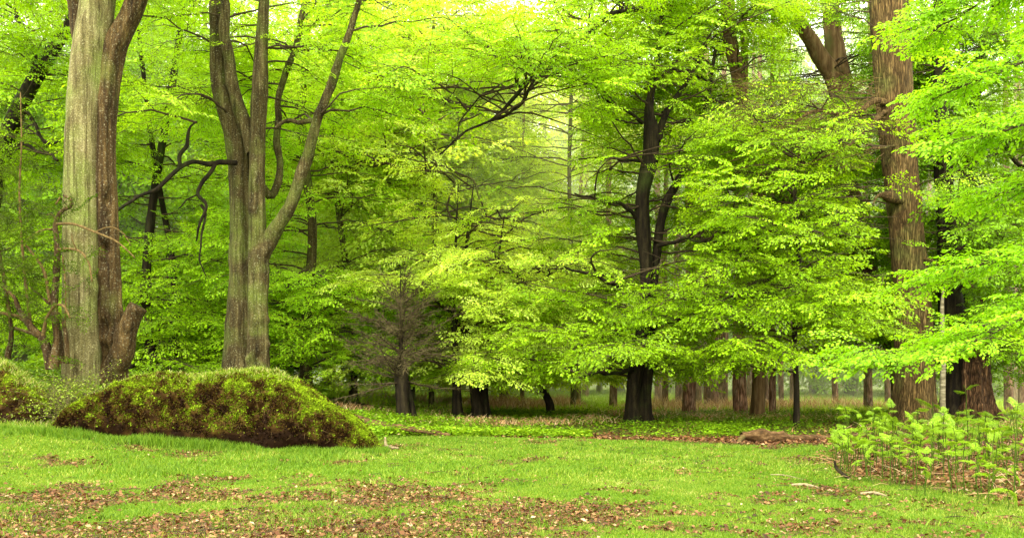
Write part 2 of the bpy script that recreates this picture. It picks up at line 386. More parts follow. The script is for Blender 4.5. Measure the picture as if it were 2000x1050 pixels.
# zones kept clear so that a trunk or the sky shows between boughs: (x0,y0,x1,y1, nearer than, share kept)
CLEAR = [(112, -50, 262, 770, 23, 0.0), (425, 140, 540, 740, 27, .05), (528, 110, 690, 480, 25.8, .25), (400, -50, 560, 160, 26, .3),
         (1222, 180, 1320, 545, 29.6, .10), (1205, 712, 1285, 850, 30, 0), (1690, -50, 1815, 545, 28.6, .22), (1722, 722, 1960, 860, 29, 0),
         (1560, 60, 1660, 150, 34, .2), (1625, 300, 1700, 540, 34, .75), (1500, 350, 1650, 480, 34, .8), (1410, -20, 1460, 200, 31, .4),
         (765, 690, 825, 850, 29, 0), (870, 745, 970, 850, 31.5, 0), (1050, 765, 1090, 850, 34, 0),
         (650, 772, 1720, 900, 99, 0.0), (690, 750, 1720, 775, 99, .35), (1722, 712, 2000, 900, 28, .1),
         (1055, 235, 1115, 300, 999, .08), (1000, 170, 1120, 240, 999, .6), (700, -50, 1050, 120, 999, .85), (670, 560, 900, 760, 28.6, .04), (700, 580, 870, 760, 31, .3), (860, 150, 1120, 430, 40, .35), (960, 430, 1130, 560, 34, .6), (620, 250, 850, 520, 34, .45),
         (1060, 250, 1230, 400, 40, .8), (1420, 722, 1740, 800, 45, .05),
         (240, 690, 660, 900, 24.5, 0), (240, 250, 430, 480, 27, .15), (860, 210, 1060, 290, 26, .7), (1080, 10, 1330, 130, 28, .8), (0, 640, 260, 900, 30, .15)]

def keep(pos):
    px, py = proj(pos); Y = pos[:, 1]; pr = np.ones(len(pos))
    for x0, y0, x1, y1, d, k in CLEAR:
        f = 14*30/np.maximum(Y, 1)
        s = (px > x0-f) & (px < x1+f) & (py > y0-f*.4) & (py < y1+f*.4) & (Y < d)
        pr[s] = np.minimum(pr[s], k)
    pr[(px < -190) | (px > 2190) | (py < -230)] = 0
    return rng.uniform(0, 1, len(pos)) < pr

def bough_set(mb, starts, tmpl, Lfn, e0=(.15, .5), e1=(-.35, .0), azs=None, dens=1.0, sub_gap=.42, cull=True, scale=(.6, 1.3),
              tone0=.5, tspread=.35, r0=.035, sp_gap=.5, lm=0, tm=1, roll=.34, droop=.2):
    POS, DIR, TONE = [], [], []
    for k, s in enumerate(starts):
        L = Lfn(s)*random.uniform(.75, 1.15)
        az = (k*2.39996+random.uniform(-.4, .4)) if azs is None else random.choice(azs)+random.uniform(-.35, .35)
        a, b = random.uniform(*e0), random.uniform(*e1); n = max(5, int(L/.45)); p = np.array(s, float); pts = [p.copy()]; ds = []
        wob = 0; tn = tone0+random.uniform(-tspread, tspread)
        for i in range(n):
            t = i/n; wob += random.gauss(0, .16); e = a+(b-a)*t**.8+random.gauss(0, .14)
            d = np.array([math.cos(az+wob)*math.cos(e), math.sin(az+wob)*math.cos(e), math.sin(e)])
            p = p+d*L/n; pts.append(p.copy()); ds.append((az+wob, e))
        pts = np.array(pts)
        mid = pts[len(pts)//2]; x, y = proj(pts[[0, -1]]) if pts[:, 1].min() > 1 else ([0, 0], [0, 0])
        if cull and (max(x) < -150 or min(x) > 2150 or max(y) < -220): continue
        rb = r0*math.sqrt(L/4)
        if cull:
            zz = keep(pts[len(pts)//4:]); 
            if zz.mean() < .5: continue
        tube(mb, pts, np.linspace(rb, .006, len(pts)), 5, None, tm, cap=False)
        done = 0; side = random.choice((-1, 1)); step = L/n
        while done < L:
            t = done/L
            if t > .12:
                i = min(int(done/step), n-1); q = pts[i]+(pts[i+1]-pts[i])*(done/step-i); az1, ee = ds[i]
                l2 = (1-t)*.42*L*random.uniform(.7, 1.2)+.35; side = -side; az2 = az1+side*random.uniform(.55, 1.05)
                m = max(2, int(l2/.35)); pp = q.copy(); sp = [pp.copy()]; e20 = random.gauss(.05, .3)
                for j in range(m):
                    e2 = e20-.25*(j/m)+random.gauss(0, .12); az2 += random.gauss(0, .18)
                    pp = pp+np.array([math.cos(az2)*math.cos(e2), math.sin(az2)*math.cos(e2), math.sin(e2)])*l2/m; sp.append(pp.copy())
                if cull and not keep(np.array([sp[-1]]))[0]: done += sub_gap*random.uniform(.7, 1.3); continue
                if l2 > .6: tube(mb, sp, np.linspace(rb*.35*(1-t)+.006, .004, m+1), 3, None, tm, cap=False)
                x = .2; sp = np.array(sp); s2 = 1
                while x < l2:
                    j = min(int(x/l2*m), m-1); u = x/l2*m-j; s2 = -s2; a3 = az2+s2*random.uniform(.5, 1.0)
                    POS.append(sp[j]+(sp[j+1]-sp[j])*u); DIR.append([math.cos(a3), math.sin(a3), random.gauss(-.06, .28)]); TONE.append(tn+random.uniform(-.2, .2))
                    x += sp_gap/dens*random.uniform(.7, 1.3)
                POS.append(sp[-1]); DIR.append([math.cos(az2), math.sin(az2), random.gauss(-.1, .1)]); TONE.append(tn+random.uniform(-.2, .2))
            done += sub_gap*random.uniform(.7, 1.3)
        POS.append(pts[-1]); DIR.append([math.cos(ds[-1][0]), math.sin(ds[-1][0]), -.15]); TONE.append(tn)
    if not POS: return 0
    POS = np.array(POS); DIR = np.array(DIR); TONE = np.array(TONE)
    if cull:
        s = keep(POS+DIR*.4); POS, DIR, TONE = POS[s], DIR[s], TONE[s]
    place(mb, tmpl, POS, DIR, rng.uniform(*scale, len(POS)), TONE, lm, tm, droop, roll)
    return len(POS)

def along(paths, n, zmin, zmax):
    """n start points along the given world polylines, with z in range."""
    out = []; tries = 0
    pl = [smooth_path(p, 40) for p in paths]; w = [np.linalg.norm(np.diff(p, axis=0), axis=1).sum() for p in pl]
    while len(out) < n and tries < 5000:
        tries += 1; p = random.choices(pl, w)[0]; i = random.randrange(39); q = p[i]+(p[i+1]-p[i])*random.random()
        if zmin <= q[2] <= zmax: out.append(q)
    return out

TREES = {}
DARK_LIMBS = {'b2': range(4, 9)}
def tree(key, label, cat, trunks, bark, limbs=(), crown=None, name='beech_tree', group=None, seg=28, amp=.10, flare=.5, lobes=5, bumps=(), limb_bark=None, flute=.03, extra=None, limb_amp=.12):
    """trunks/limbs: lists of pixel paths; the first point of the first trunk is the base."""
    b = P(*trunks[0][0][:3]); g = float(gz(b[0], b[1])); org = np.array([b[0], b[1], g])
    root = thing(name, label, cat, org, group); paths = []
    mb = MB()
    for i, t in enumerate(trunks):
        pts, rad = ipath(t)
        if i == 0 or abs(t[0][1]-trunks[0][0][1]) < 40:
            q = pts[0].copy(); q[2] = float(gz(q[0], q[1]))-.15
            if pts[0][2] > q[2]+.12 and len(pts) > 1: pts = [q]+pts[1:]; 
            else: pts = [q]+pts[1:]
        tube(mb, pts, rad, seg, max(24, int(len(pts)*(26 if seg > 50 else 14))), 0, amp, 1.6, flare if i == 0 or abs(t[0][1]-trunks[0][0][1]) < 40 else 0, 1.0, lobes, bumps, True, .5, flute, i*1.7)
        paths.append(np.array(pts))
    mb.build('trunk', bark if not isinstance(bark, list) else bark, root, org, True)
    for li, t in enumerate(limbs):
        pts, rad = ipath(t); pr = smooth_path(np.c_[np.array(pts), rad], max(8, len(pts)*4)); k = np.linspace(0, 1, len(pr))[:, None]
        off = np.stack([fbm(pr[:, :3]*1.3+7*a+li, 2) for a in (1, 2, 3)], 1); pr[:, :3] += off*(.22*np.minimum(1, k*5))*(1 if rad[0] < .12 else .4)
        pts, rad = [q for q in pr[:, :3]], pr[:, 3]; lb = MB(); tube(lb, pts, rad, max(8, seg//2), max(16, len(pts)*2), 0, limb_amp, 3., 0, 1, 5, bumps)
        lb.build('limb', M['bark_dark'] if li in DARK_LIMBS.get(key, ()) else (limb_bark or bark), root, org, True); paths.append(np.array(pts))
    if crown:
        c = dict(dict(n=40, z0=2, z1=14, L=4.5, Ltop=.6, tmpl=T_MID, mat='leaf', extra=[]), **crown)
        cb = MB(); zz = c['z1']
        pl = paths+[np.array(e) for e in c['extra']]
        st = along(pl, c['n'], c['z0'], zz)
        Lf = lambda s: c['L']*(1-(1-c['Ltop'])*max(0, (s[2]-c['z0'])/(zz-c['z0']))**1.2)
        kw = {k: c[k] for k in ('e0', 'e1', 'azs', 'dens', 'sub_gap', 'tone0', 'tspread', 'scale', 'sp_gap', 'r0', 'roll', 'droop') if k in c}
        k = bough_set(cb, st, c['tmpl'], Lf, **kw)
        if cb.n: cb.build('crown', [M[c['mat']], M['twig']], root, org)
    return root

# ------------------------------------------------------------------ setting: ground
def make_ground():
    xs = np.concatenate([-np.geomspace(400, 16, 30), np.arange(-15.9, 16, .12), np.geomspace(16, 400, 30)])
    ys = np.concatenate([[-60, -20, -5, 0, 3, 5, 6.5], np.arange(7.5, 26, .10), np.arange(26, 40, .25), np.geomspace(40, 700, 40)])
    X, Y = np.meshgrid(xs, ys); Z = gz(X, Y)*np.where(Y < 150, 1, 0)
    Z = Z+ (.012*fbm2(X, Y, 4, 2, 1))*(Y < 30)
    nx, ny = len(xs), len(ys); i = np.arange(ny-1)[:, None]*nx; j = np.arange(nx-1)[None]
    q = np.stack([i+j, i+j+1, i+nx+j+1, i+nx+j], -1).reshape(-1, 4)
    lw = lawn(X, Y); lit = litter(X, Y)*lw
    beyond = ss(24.5, 21, Y)*ss(-1, 2, X)+.25+.6*ss(.0, .5, fbm2(X, Y, .6, 3, 21))
    lit = np.clip(lit+(1-lw)*np.clip(beyond, 0, 1)*(1-ss(34, 38, Y)), 0, 1)
    lit = np.maximum(lit, .8*ss(.15, .5, fbm2(X, Y, .35, 3, 31))*ss(36, 40, Y)*.6)
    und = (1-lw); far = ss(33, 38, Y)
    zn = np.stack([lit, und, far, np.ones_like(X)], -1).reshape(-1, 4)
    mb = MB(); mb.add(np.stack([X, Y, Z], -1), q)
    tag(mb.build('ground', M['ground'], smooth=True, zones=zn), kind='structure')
make_ground()

def scatter(n, x0, x1, y0, y1, dens, wedge=.62):
    """points on the ground inside the view wedge, thinned by dens(x, y)."""
    y = np.sqrt(rng.uniform(y0**2, y1**2, n)); x = rng.uniform(-1, 1, n)*wedge*y
    s = (x > x0) & (x < x1); x, y = x[s], y[s]
    s = rng.uniform(0, 1, len(x)) < dens(x, y); return x[s], y[s]

def in_mound(x, y):
    return ((x+5.9)/3.3)**2+((y-18.3)/1.05)**2 < 1

def blades(mb, x, y, h, w, rnd, lean=.45, mat=0, z=None):
    n = len(x); a = rng.uniform(0, 2*np.pi, n); b = rng.uniform(0, 2*np.pi, n); z = gz(x, y) if z is None else z
    p = np.stack([x, y, z-.01], 1); s = np.stack([np.cos(a), np.sin(a), 0*a], 1)*w[:, None]*.5
    ln = np.stack([np.cos(b), np.sin(b), 0*b], 1)*(rng.uniform(.1, lean*2, n)*h)[:, None]
    tip = p+ln+np.array([0, 0, 1])*h[:, None]; mid = p+ln*.35+np.array([0, 0, .6])*h[:, None]
    v = np.stack([p-s, p+s, mid+s*.8, tip, mid-s*.8], 1).reshape(-1, 3); i = np.arange(n)*5
    mb.add(v, np.stack([i, i+1, i+2, i+4], 1), np.stack([i+4, i+2, i+3], 1), mat, np.repeat(rnd, 5))

def tonemap(x, y, s=.8, seed=40):
    return np.clip(.5+.45*fbm2(x, y, s, 3, seed), 0, 1)

def make_grass():
    mb = MB()
    for n, y0, y1, hh, ww in ((620000, 7.8, 13, .034, .006), (420000, 13, 23.5, .040, .011)):
        x, y = scatter(n, -14, 13, y0, y1, lambda x, y: np.clip(np.maximum(lawn(x, y), .35*(x > 4)*(fbm2(x, y, 1.5, 2, 91) > -.05)*(y < 18))*(1-.7*litter(x, y))*np.where(in_mound(x, y), 0, 1)*(.65+.6*fbm2(x, y, 2.2, 2, 8)), 0, 1))
        long = ss(.1, .6, fbm2(x, y, .5, 3, 50)+.55*np.exp(-(((x+5.0)/4.5)**2+((y-16.8)/1.2)**2)))
        h = hh*rng.uniform(.5, 1.4, len(x))*(1+1.3*long)
        blades(mb, x, y, h, ww*rng.uniform(.6, 1.3, len(x)), np.clip(tonemap(x, y)*.45+rng.uniform(0, .62, len(x))+.12*fbm2(x, y, 3, 2, 5), 0, 1), .6)
    # longer tussocks at the foot of the mound
    x = rng.uniform(-9.6, -2.4, 16000); y = 17.12+.07*np.sin(x*2.1)+rng.normal(0, .15, 16000)
    blades(mb, x, y, rng.uniform(.05, .21, 16000)*(.5+.9*np.clip(fbm2(x, y, 1.7, 2, 77)+.4, 0, 1)), np.full(16000, .010), rng.uniform(.2, .75, 16000), .35)
    x = rng.uniform(-15, -8.5, 16000); y = rng.uniform(17.5, 21, 16000)
    blades(mb, x, y, rng.uniform(.06, .2, 16000), np.full(16000, .012), rng.uniform(.4, 1, 16000), .5)
    cx, cy = scatter(2600, -13, 12, 8, 22, lambda x, y: .55*lawn(x, y)*np.where(in_mound(x, y), 0, 1)); k = rng.integers(8, 26, len(cx)); sz = rng.uniform(.03, .11, len(cx))
    x = np.repeat(cx, k)+rng.normal(0, 1, k.sum())*np.repeat(sz, k); y = np.repeat(cy, k)+rng.normal(0, 1, k.sum())*np.repeat(sz, k)
    blades(mb, x, y, rng.uniform(.03, .10, len(x))*np.repeat(rng.uniform(.6, 1.3, len(cx)), k), np.full(len(x), .009), np.clip(np.repeat(rng.uniform(0, .8, len(cx)), k)+rng.normal(0, .1, len(x)), 0, 1), .6)
    tag(mb.build('grass', M['grass']), 'short bright green lawn grass across the clearing', 'grass', kind='stuff')
    fb = MB()
    x, y = scatter(170000, -30, 45, 35, 75, lambda x, y: np.clip(.7+.8*fbm2(x, y, .3, 3, 61), 0, 1)*(1-.6*ss(45, 75, y)))
    blades(fb, x, y, rng.uniform(.12, .38, len(x)), np.full(len(x), .035), np.clip(tonemap(x, y, .3)*.6+rng.uniform(0, .4, len(x)), 0, 1), .5)
    tag(fb.build('tall_grass', M['grass_far']), 'pale tall grass between the far conifer trunks', 'grass', kind='stuff')
make_grass()

def curled(mb, x, y, z, size, rnd, mat=0, flat=.5):
    n = len(x); a = rng.uniform(0, 2*np.pi, n)
    d = np.stack([np.cos(a), np.sin(a), rng.normal(0, flat, n)*.6], 1); up = np.c_[rng.normal(0, flat, n), rng.normal(0, flat, n), np.ones(n)]
    v, q, k = leaves_geo(np.stack([x, y, z], 1), d, up, size, size*rng.uniform(.5, .8, n)); v = v.copy()
    mb.add(v, q, None, mat, np.repeat(rnd, k))

def make_litter():
    mb = MB()
    x, y = scatter(330000, -14, 13, 7.8, 23, lambda x, y: np.clip(lawn(x, y)*(litter(x, y)**1.2*.9+.012+.05*ss(.2, .6, fbm2(x, y, 1.3, 3, 70)))*np.where(in_mound(x, y), 0, 1), 0, 1))
    n = len(x); curled(mb, x, y, gz(x, y)+rng.uniform(.0, .03, n), rng.uniform(.014, .085, n)*rng.uniform(.5, 1, n), np.clip(rng.beta(1.5, 1.7, n), 0, 1), 0, .6)
    x, y = scatter(90000, -6, 13, 17.5, 34, lambda x, y: np.clip((1-lawn(x, y))*(ss(24.5, 20.5, y)+.15), 0, 1))
    n = len(x); curled(mb, x, y, gz(x, y)+rng.uniform(0, .06, n), rng.uniform(.05, .11, n), rng.beta(1.3, 1.9, n), 0, .5)
    x, y = scatter(60000, 3, 13, 8.6, 17, lambda x, y: np.clip(1-lawn(x, y), 0, 1)*.75)
    n = len(x); curled(mb, x, y, gz(x, y)+rng.uniform(0, .07, n), rng.uniform(.035, .09, n), rng.beta(1.8, 1.4, n), 0, .6)
    tag(mb.build('leaf_litter', M['litter']), 'brown fallen beech leaves strewn over the lawn', 'leaf litter', kind='stuff')
    # dead bracken stalks lying under the living bracken, and the straw clump far off
    sb = MB()
    x, y = scatter(3800, 3.6, 13, 8.8, 17.5, lambda x, y: np.clip(1-lawn(x, y), 0, 1))
    for a, b in zip(x, y):
        th = random.uniform(0, 6.28); e = random.uniform(-.1, .7); l = random.uniform(.15, .6); z = float(gz(a, b))+.01
        p = np.array([a, b, z]); q = p+np.array([math.cos(th)*math.cos(e), math.sin(th)*math.cos(e), abs(math.sin(e))*.6])*l
        tube(sb, [p, (p+q)/2+np.array([0, 0, .03]), q], [.004, .004, .002], 3, None, 0, cap=False, rnd=random.random())
    tag(sb.build('dead_bracken', M['straw']), 'broken tan bracken stalks lying under the ferns', 'dead bracken', kind='stuff')
    fb = MB()
    for cx, cy, sx, n in ((-.3, 39, 1.6, 5200), (2.2, 40, .8, 1500), (6.5, 37, 1.5, 1500), (10, 38, 2, 1800), (-4, 42, 3, 1400), (14, 40, 2.5, 1400)):
        x = rng.normal(cx, sx, n); y = rng.normal(cy, 1.0, n)
        blades(fb, x, y, rng.uniform(.15, .75, n)*np.exp(-((x-cx)/sx/1.6)**2), np.full(n, .035), rng.uniform(.2, 1, n), .45)
    x, y = scatter(110000, -6, 24, 24, 44, lambda x, y: np.clip(ss(.0, .35, fbm2(x, y, .45, 3, 121))*.8*ss(24, 27, y), 0, 1))
    blades(fb, x, y, rng.uniform(.06, .26, len(x)), np.full(len(x), .03), rng.uniform(.1, 1, len(x)), .9)
    tag(fb.build('dead_bracken', M['straw']), 'straw coloured standing dead bracken beyond the far trunks', 'dead bracken', kind='stuff')
make_litter()

def make_under():
    mb = MB()
    def dens(x, y):
        return np.clip((1-lawn(x, y))*(ss(20.5, 24.0, y-.8*fbm2(x, y, .5, 2, 80)))*(1-ss(33, 38, y))*(.50+1.7*fbm2(x, y, .5, 3, 81))*(1-.75*((x > 8) & (y < 24))), 0, 1)
    x, y = scatter(260000, -5, 17, 20, 37, dens); n = len(x)
    curled(mb, x, y, gz(x, y)+rng.beta(1.5, 2, n)*.26, rng.uniform(.035, .10, n), np.clip(rng.uniform(0, .6, n)+.5*tonemap(x, y, .5)-.1, 0, 1), 0, .4)
    x = rng.uniform(-4.6, 2, 12000); y = 22.6+rng.normal(0, .35, 12000)
    curled(mb, x, y, gz(x, y)+rng.beta(1.5, 2, len(x))*.22, rng.uniform(.05, .11, len(x)), rng.uniform(.3, .95, len(x)), 0, .4)
    x = rng.uniform(-13, -3, 30000); y = rng.uniform(19.6, 27, 30000)
    curled(mb, x, y, gz(x, y)+rng.beta(1.5, 2, len(x))*.35, rng.uniform(.05, .12, len(x)), rng.uniform(.1, .8, len(x)), 0, .5)
    tag(mb.build('undergrowth', M['under']), 'low dark green undergrowth beyond the lawn edge', 'undergrowth', kind='stuff')
make_under()

# ------------------------------------------------------------------ mossy mound
def mossy(name, label, outline, Yc, depth, base_fn, seedz=0., tufts=60000, cat='mound', undercut=.35, grassy=()):
    o = np.array(outline, float); xs = (o[:, 0]-CX)/F*Yc; zs = CAMZ+(HY-o[:, 1])/F*Yc
    nu, nv = 220, 110; u = np.linspace(xs[0], xs[-1], nu); H = np.interp(u, xs, zs)
    H = np.convolve(np.pad(H, 4, 'edge'), np.ones(9)/9, 'valid')
    gb = gz(u, np.full(nu, Yc-depth*.8))-.12; v = np.linspace(0, np.pi, nv)
    hh = np.maximum(H-gb, .12)
    end = np.clip(np.minimum(u-u[0], u[-1]-u)/1.2, 0, 1)**.6
    S, U = np.meshgrid(v, u); hh2 = hh[:, None]; dd = depth*(.35+.65*end)[:, None]
    z = gb[:, None]+hh2*np.sin(S)**.75
    y = Yc-dd*np.cos(S)*(1+0*U)
    front = (S < 1.57)
    cut = np.exp(-((z-gb[:, None])/(.34))**2)*front*undercut*(.35+.9*np.clip(fbm2(U, 0*U, 1.5, 2, seedz+3)+.3, 0, 1))*end[:, None]
    y = y+cut
    V = np.stack([U, y, z], -1)
    d = np.stack([0*S, -np.cos(S), np.sin(S)*.8], -1)
    n1 = fbm(V*1.1+seedz, 3); n2 = fbm(V*4.5+seedz, 4); n3 = fbm(V*13+seedz, 2); n1 = n1-1.1*ss(.18, .5, fbm(V*2.2+seedz+5, 2))*(V[..., 2] < gb[:, None]+hh2*.75)
    keepz = np.clip(np.sin(S)*3, .0, 1)[..., None]
    V = V+d*((.17*n1+.14*n2+.07*n3)*end[:, None])[..., None]*keepz
    i = np.arange(nu-1)[:, None]*nv; j = np.arange(nv-1)[None]
    q = np.stack([i+j, i+j+1, i+nv+j+1, i+nv+j], -1).reshape(-1, 4)
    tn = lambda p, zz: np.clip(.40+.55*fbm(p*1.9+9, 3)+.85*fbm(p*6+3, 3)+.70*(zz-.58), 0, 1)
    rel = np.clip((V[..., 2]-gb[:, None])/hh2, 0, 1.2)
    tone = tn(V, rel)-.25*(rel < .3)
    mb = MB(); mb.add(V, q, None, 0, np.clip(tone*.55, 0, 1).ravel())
    root = thing(name, label, cat, (float(u.mean()), Yc, float(gb.mean())))
    org = np.array(root.location)
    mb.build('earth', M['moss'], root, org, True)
    # moss tufts
    N = tufts; a = rng.integers(0, nu-1, N); b = np.clip((rng.beta(1.1, 1.3, N)*(nv*.62)).astype(int), 1, nv-2)
    fa, fb = rng.uniform(0, 1, N)[:, None], rng.uniform(0, 1, N)[:, None]
    p = V[a, b]*(1-fa)*(1-fb)+V[a+1, b]*fa*(1-fb)+V[a, b+1]*(1-fa)*fb+V[a+1, b+1]*fa*fb
    e1 = V[a+1, b]-V[a, b]; e2 = V[a, b+1]-V[a, b]; nn = np.cross(e2, e1); nn /= np.linalg.norm(nn, axis=1)[:, None]+1e-9
    nn[nn[:, 1] > .3] *= 1; flip = (nn[:, 2] < 0) & (nn[:, 1] > 0); nn[flip] *= -1
    dd_ = nn+rng.normal(0, .55, (N, 3)); t = tone[a, b]
    low = rel[a, b] < .22; kp = rng.uniform(0, 1, N) > low*.45; p, dd_, t, a = p[kp], dd_[kp], t[kp], a[kp]; N = len(p)
    ln = rng.uniform(.02, .06, N); v2, q2, k = leaves_geo(p, dd_, rng.normal(0, 1, (N, 3)), ln, ln*.6)
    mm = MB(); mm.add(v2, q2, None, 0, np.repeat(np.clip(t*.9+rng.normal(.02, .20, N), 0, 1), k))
    gm = MB()
    top = np.argmax(V[..., 2], axis=1)
    for x0, x1, n, hmin, hmax in grassy:
        ii = np.nonzero((u > (x0-CX)/F*Yc) & (u < (x1-CX)/F*Yc))[0]; c = rng.choice(ii, n); off = rng.integers(-14, 12, n); bb = np.clip(top[c]+off, 2, nv-3)
        pp = V[c, bb]+rng.normal(0, .02, (n, 3))
        blades(gm, pp[:, 0], pp[:, 1], rng.uniform(hmin, hmax, n), np.full(n, .010), rng.uniform(.45, 1, n), .7, z=pp[:, 2])
    if gm.n: gm.build('grass_fringe', M['grass'], root, org)
    # small ferns / shoots and hanging rootlets
    rb = mm; K = 260; c = rng.integers(10, nu-10, K); bb = rng.integers(8, nv//2, K)
    for s, t_ in zip(c, bb):
        p0 = V[s, t_]; l = random.uniform(.05, .16)
        tube(rb, [p0, p0+np.array([random.gauss(0, .02), -.04, -l*.4]), p0+np.array([random.gauss(0, .05), -.05, -l])], [.004, .003, .002], 3, None, 1, cap=False)
    mm.build('moss', [M['moss'], M['twig_pale']], root, org)
    return root

mossy('mossy_mound', 'long low earth mound covered in green and brown moss', [(105, 850), (125, 820), (155, 790), (205, 762), (260, 741), (330, 735), (420, 731), (500, 731), (545, 725), (575, 742), (612, 764), (655, 790), (700, 818), (728, 850), (745, 880)],
      18.3, 1.1, None, 0, 120000, grassy=((380, 575, 5200, .03, .10), (200, 400, 1200, .03, .09)))
mossy('mossy_bank', 'smaller mossy bank cut off by the left picture edge', [(-330, 712), (-120, 702), (-20, 704), (20, 716), (50, 738), (75, 762), (105, 800)], 18.6, 1.0, None, 5, 26000,
      cat='bank', grassy=((-200, 70, 5200, .04, .14),))

# ------------------------------------------------------------------ main trees
# left big beech: two fused stems
def big_left():
    Y = 22.0
    a = [(165, 770, Y, 86), (162, 700, Y, 74), (160, 600, Y, 70), (160, 500, Y, 70), (160, 400, Y, 68), (160, 300, Y, 66), (165, 200, Y, 66), (176, 100, Y, 66), (188, 20, Y, 64), (200, -120, Y, 64), (205, -260, Y, 50)]
    b = [(220, 770, Y+.15, 64), (216, 700, Y+.15, 60), (214, 600, Y+.15, 48), (211, 500, Y+.15, 46), (206, 400, Y+.12, 46), (203, 300, Y+.1, 40), (206, 200, Y+.1, 44), (218, 110, Y+.1, 46), (238, 60, Y+.1, 40), (262, 10, Y+.1, 38), (300, -110, Y+.1, 32)]
    bb = []
    def bp(px, py, r, am): bb.append((P(px, py, Y-.45), r, am))
    org = P(175, 745, Y); org[2] = float(gz(org[0], org[1]))
    root = thing('beech_tree', 'huge double-stemmed beech with smooth grey bark on the far left', 'tree', org)
    m = MB(); pts, rad = ipath(a); pts[0][2] = org[2]-.2
    tube(m, pts, rad, 90, 300, 0, .07, 1.3, .22, .9, 4, [(P(190, 690, Y-.4), .3, .07), (P(128, 690, Y-.3), .3, .05), (P(185, 560, Y-.3), .25, .06)], True, .5, .035, 2.)
    m.build('trunk', M['beech_grey'], root, org, True)
    m = MB(); pts, rad = ipath(b); pts[0][2] = org[2]-.2
    q = Y-.20
    bl = [(P(213, 392, q), .13, -.30), (P(213, 420, q), .10, -.16), (P(229, 372, q+.05), .10, .16), (P(232, 402, q+.05), .09, .15), (P(208, 362, q), .10, .13), (P(202, 395, q), .08, .10), (P(203, 485, q), .15, -.26), (P(200, 510, q), .10, -.12), (P(190, 535, q), .12, .10),
          (P(218, 455, q), .10, -.10), (P(232, 80, q), .15, .14), (P(197, 690, q-.05), .26, -.34), (P(200, 640, q-.02), .2, -.24), (P(238, 650, q), .2, .12), (P(252, 620, q+.2), .25, .15), (P(225, 560, q), .1, .05), (P(228, 20, q), .12, -.15)]
    tube(m, pts, rad, 90, 320, 0, .11, 1.7, .18, .9, 5, bl, True, .5, .06, .5)
    m.build('trunk', M['beech_brown'], root, org, True)
    m = MB(); pts, rad = ipath([(216, 735, Y-.05, 44), (238, 690, Y-.15, 46), (246, 650, Y-.2, 40), (258, 618, Y-.2, 36), (270, 598, Y-.2, 34)])
    tube(m, pts, rad, 40, 60, 0, .16, 4, 0, 1, 5, [(P(272, 596, Y-.35), .07, -.08), (P(262, 604, Y-.4), .08, .05), (P(248, 640, Y-.4), .07, .06)], True)
    m.build('broken_stub', M['beech_brown'], root, org, True)
    m = MB(); pts, rad = ipath([(178, 130, Y+.2, 30), (160, 80, Y+.2, 34), (148, 20, Y+.2, 28), (138, -60, Y+.2, 24), (120, -160, Y+.2, 20)])
    tube(m, pts, rad, 28, 40, 0, .06, 2); m.build('limb', M['beech_brown'], root, org, True)
    cb = MB(); ex = [P(300, -110, Y), P(420, -260, Y), P(200, -260, Y), P(60, -240, Y)]
    st = [P(300, -110, Y), P(290, -60, Y), P(320, -150, Y), P(130, -100, Y), P(90, -160, Y), P(350, -170, Y+1), P(60, -120, Y+1)]*3
    bough_set(cb, st, T_MID, lambda s: 3.4, (-.1, .4), (-.8, -.3), azs=[0, 3.1, .6, 2.4, 5.6, 3.8])
    cb.build('crown', [M['leaf'], M['twig']], root, org)
big_left()

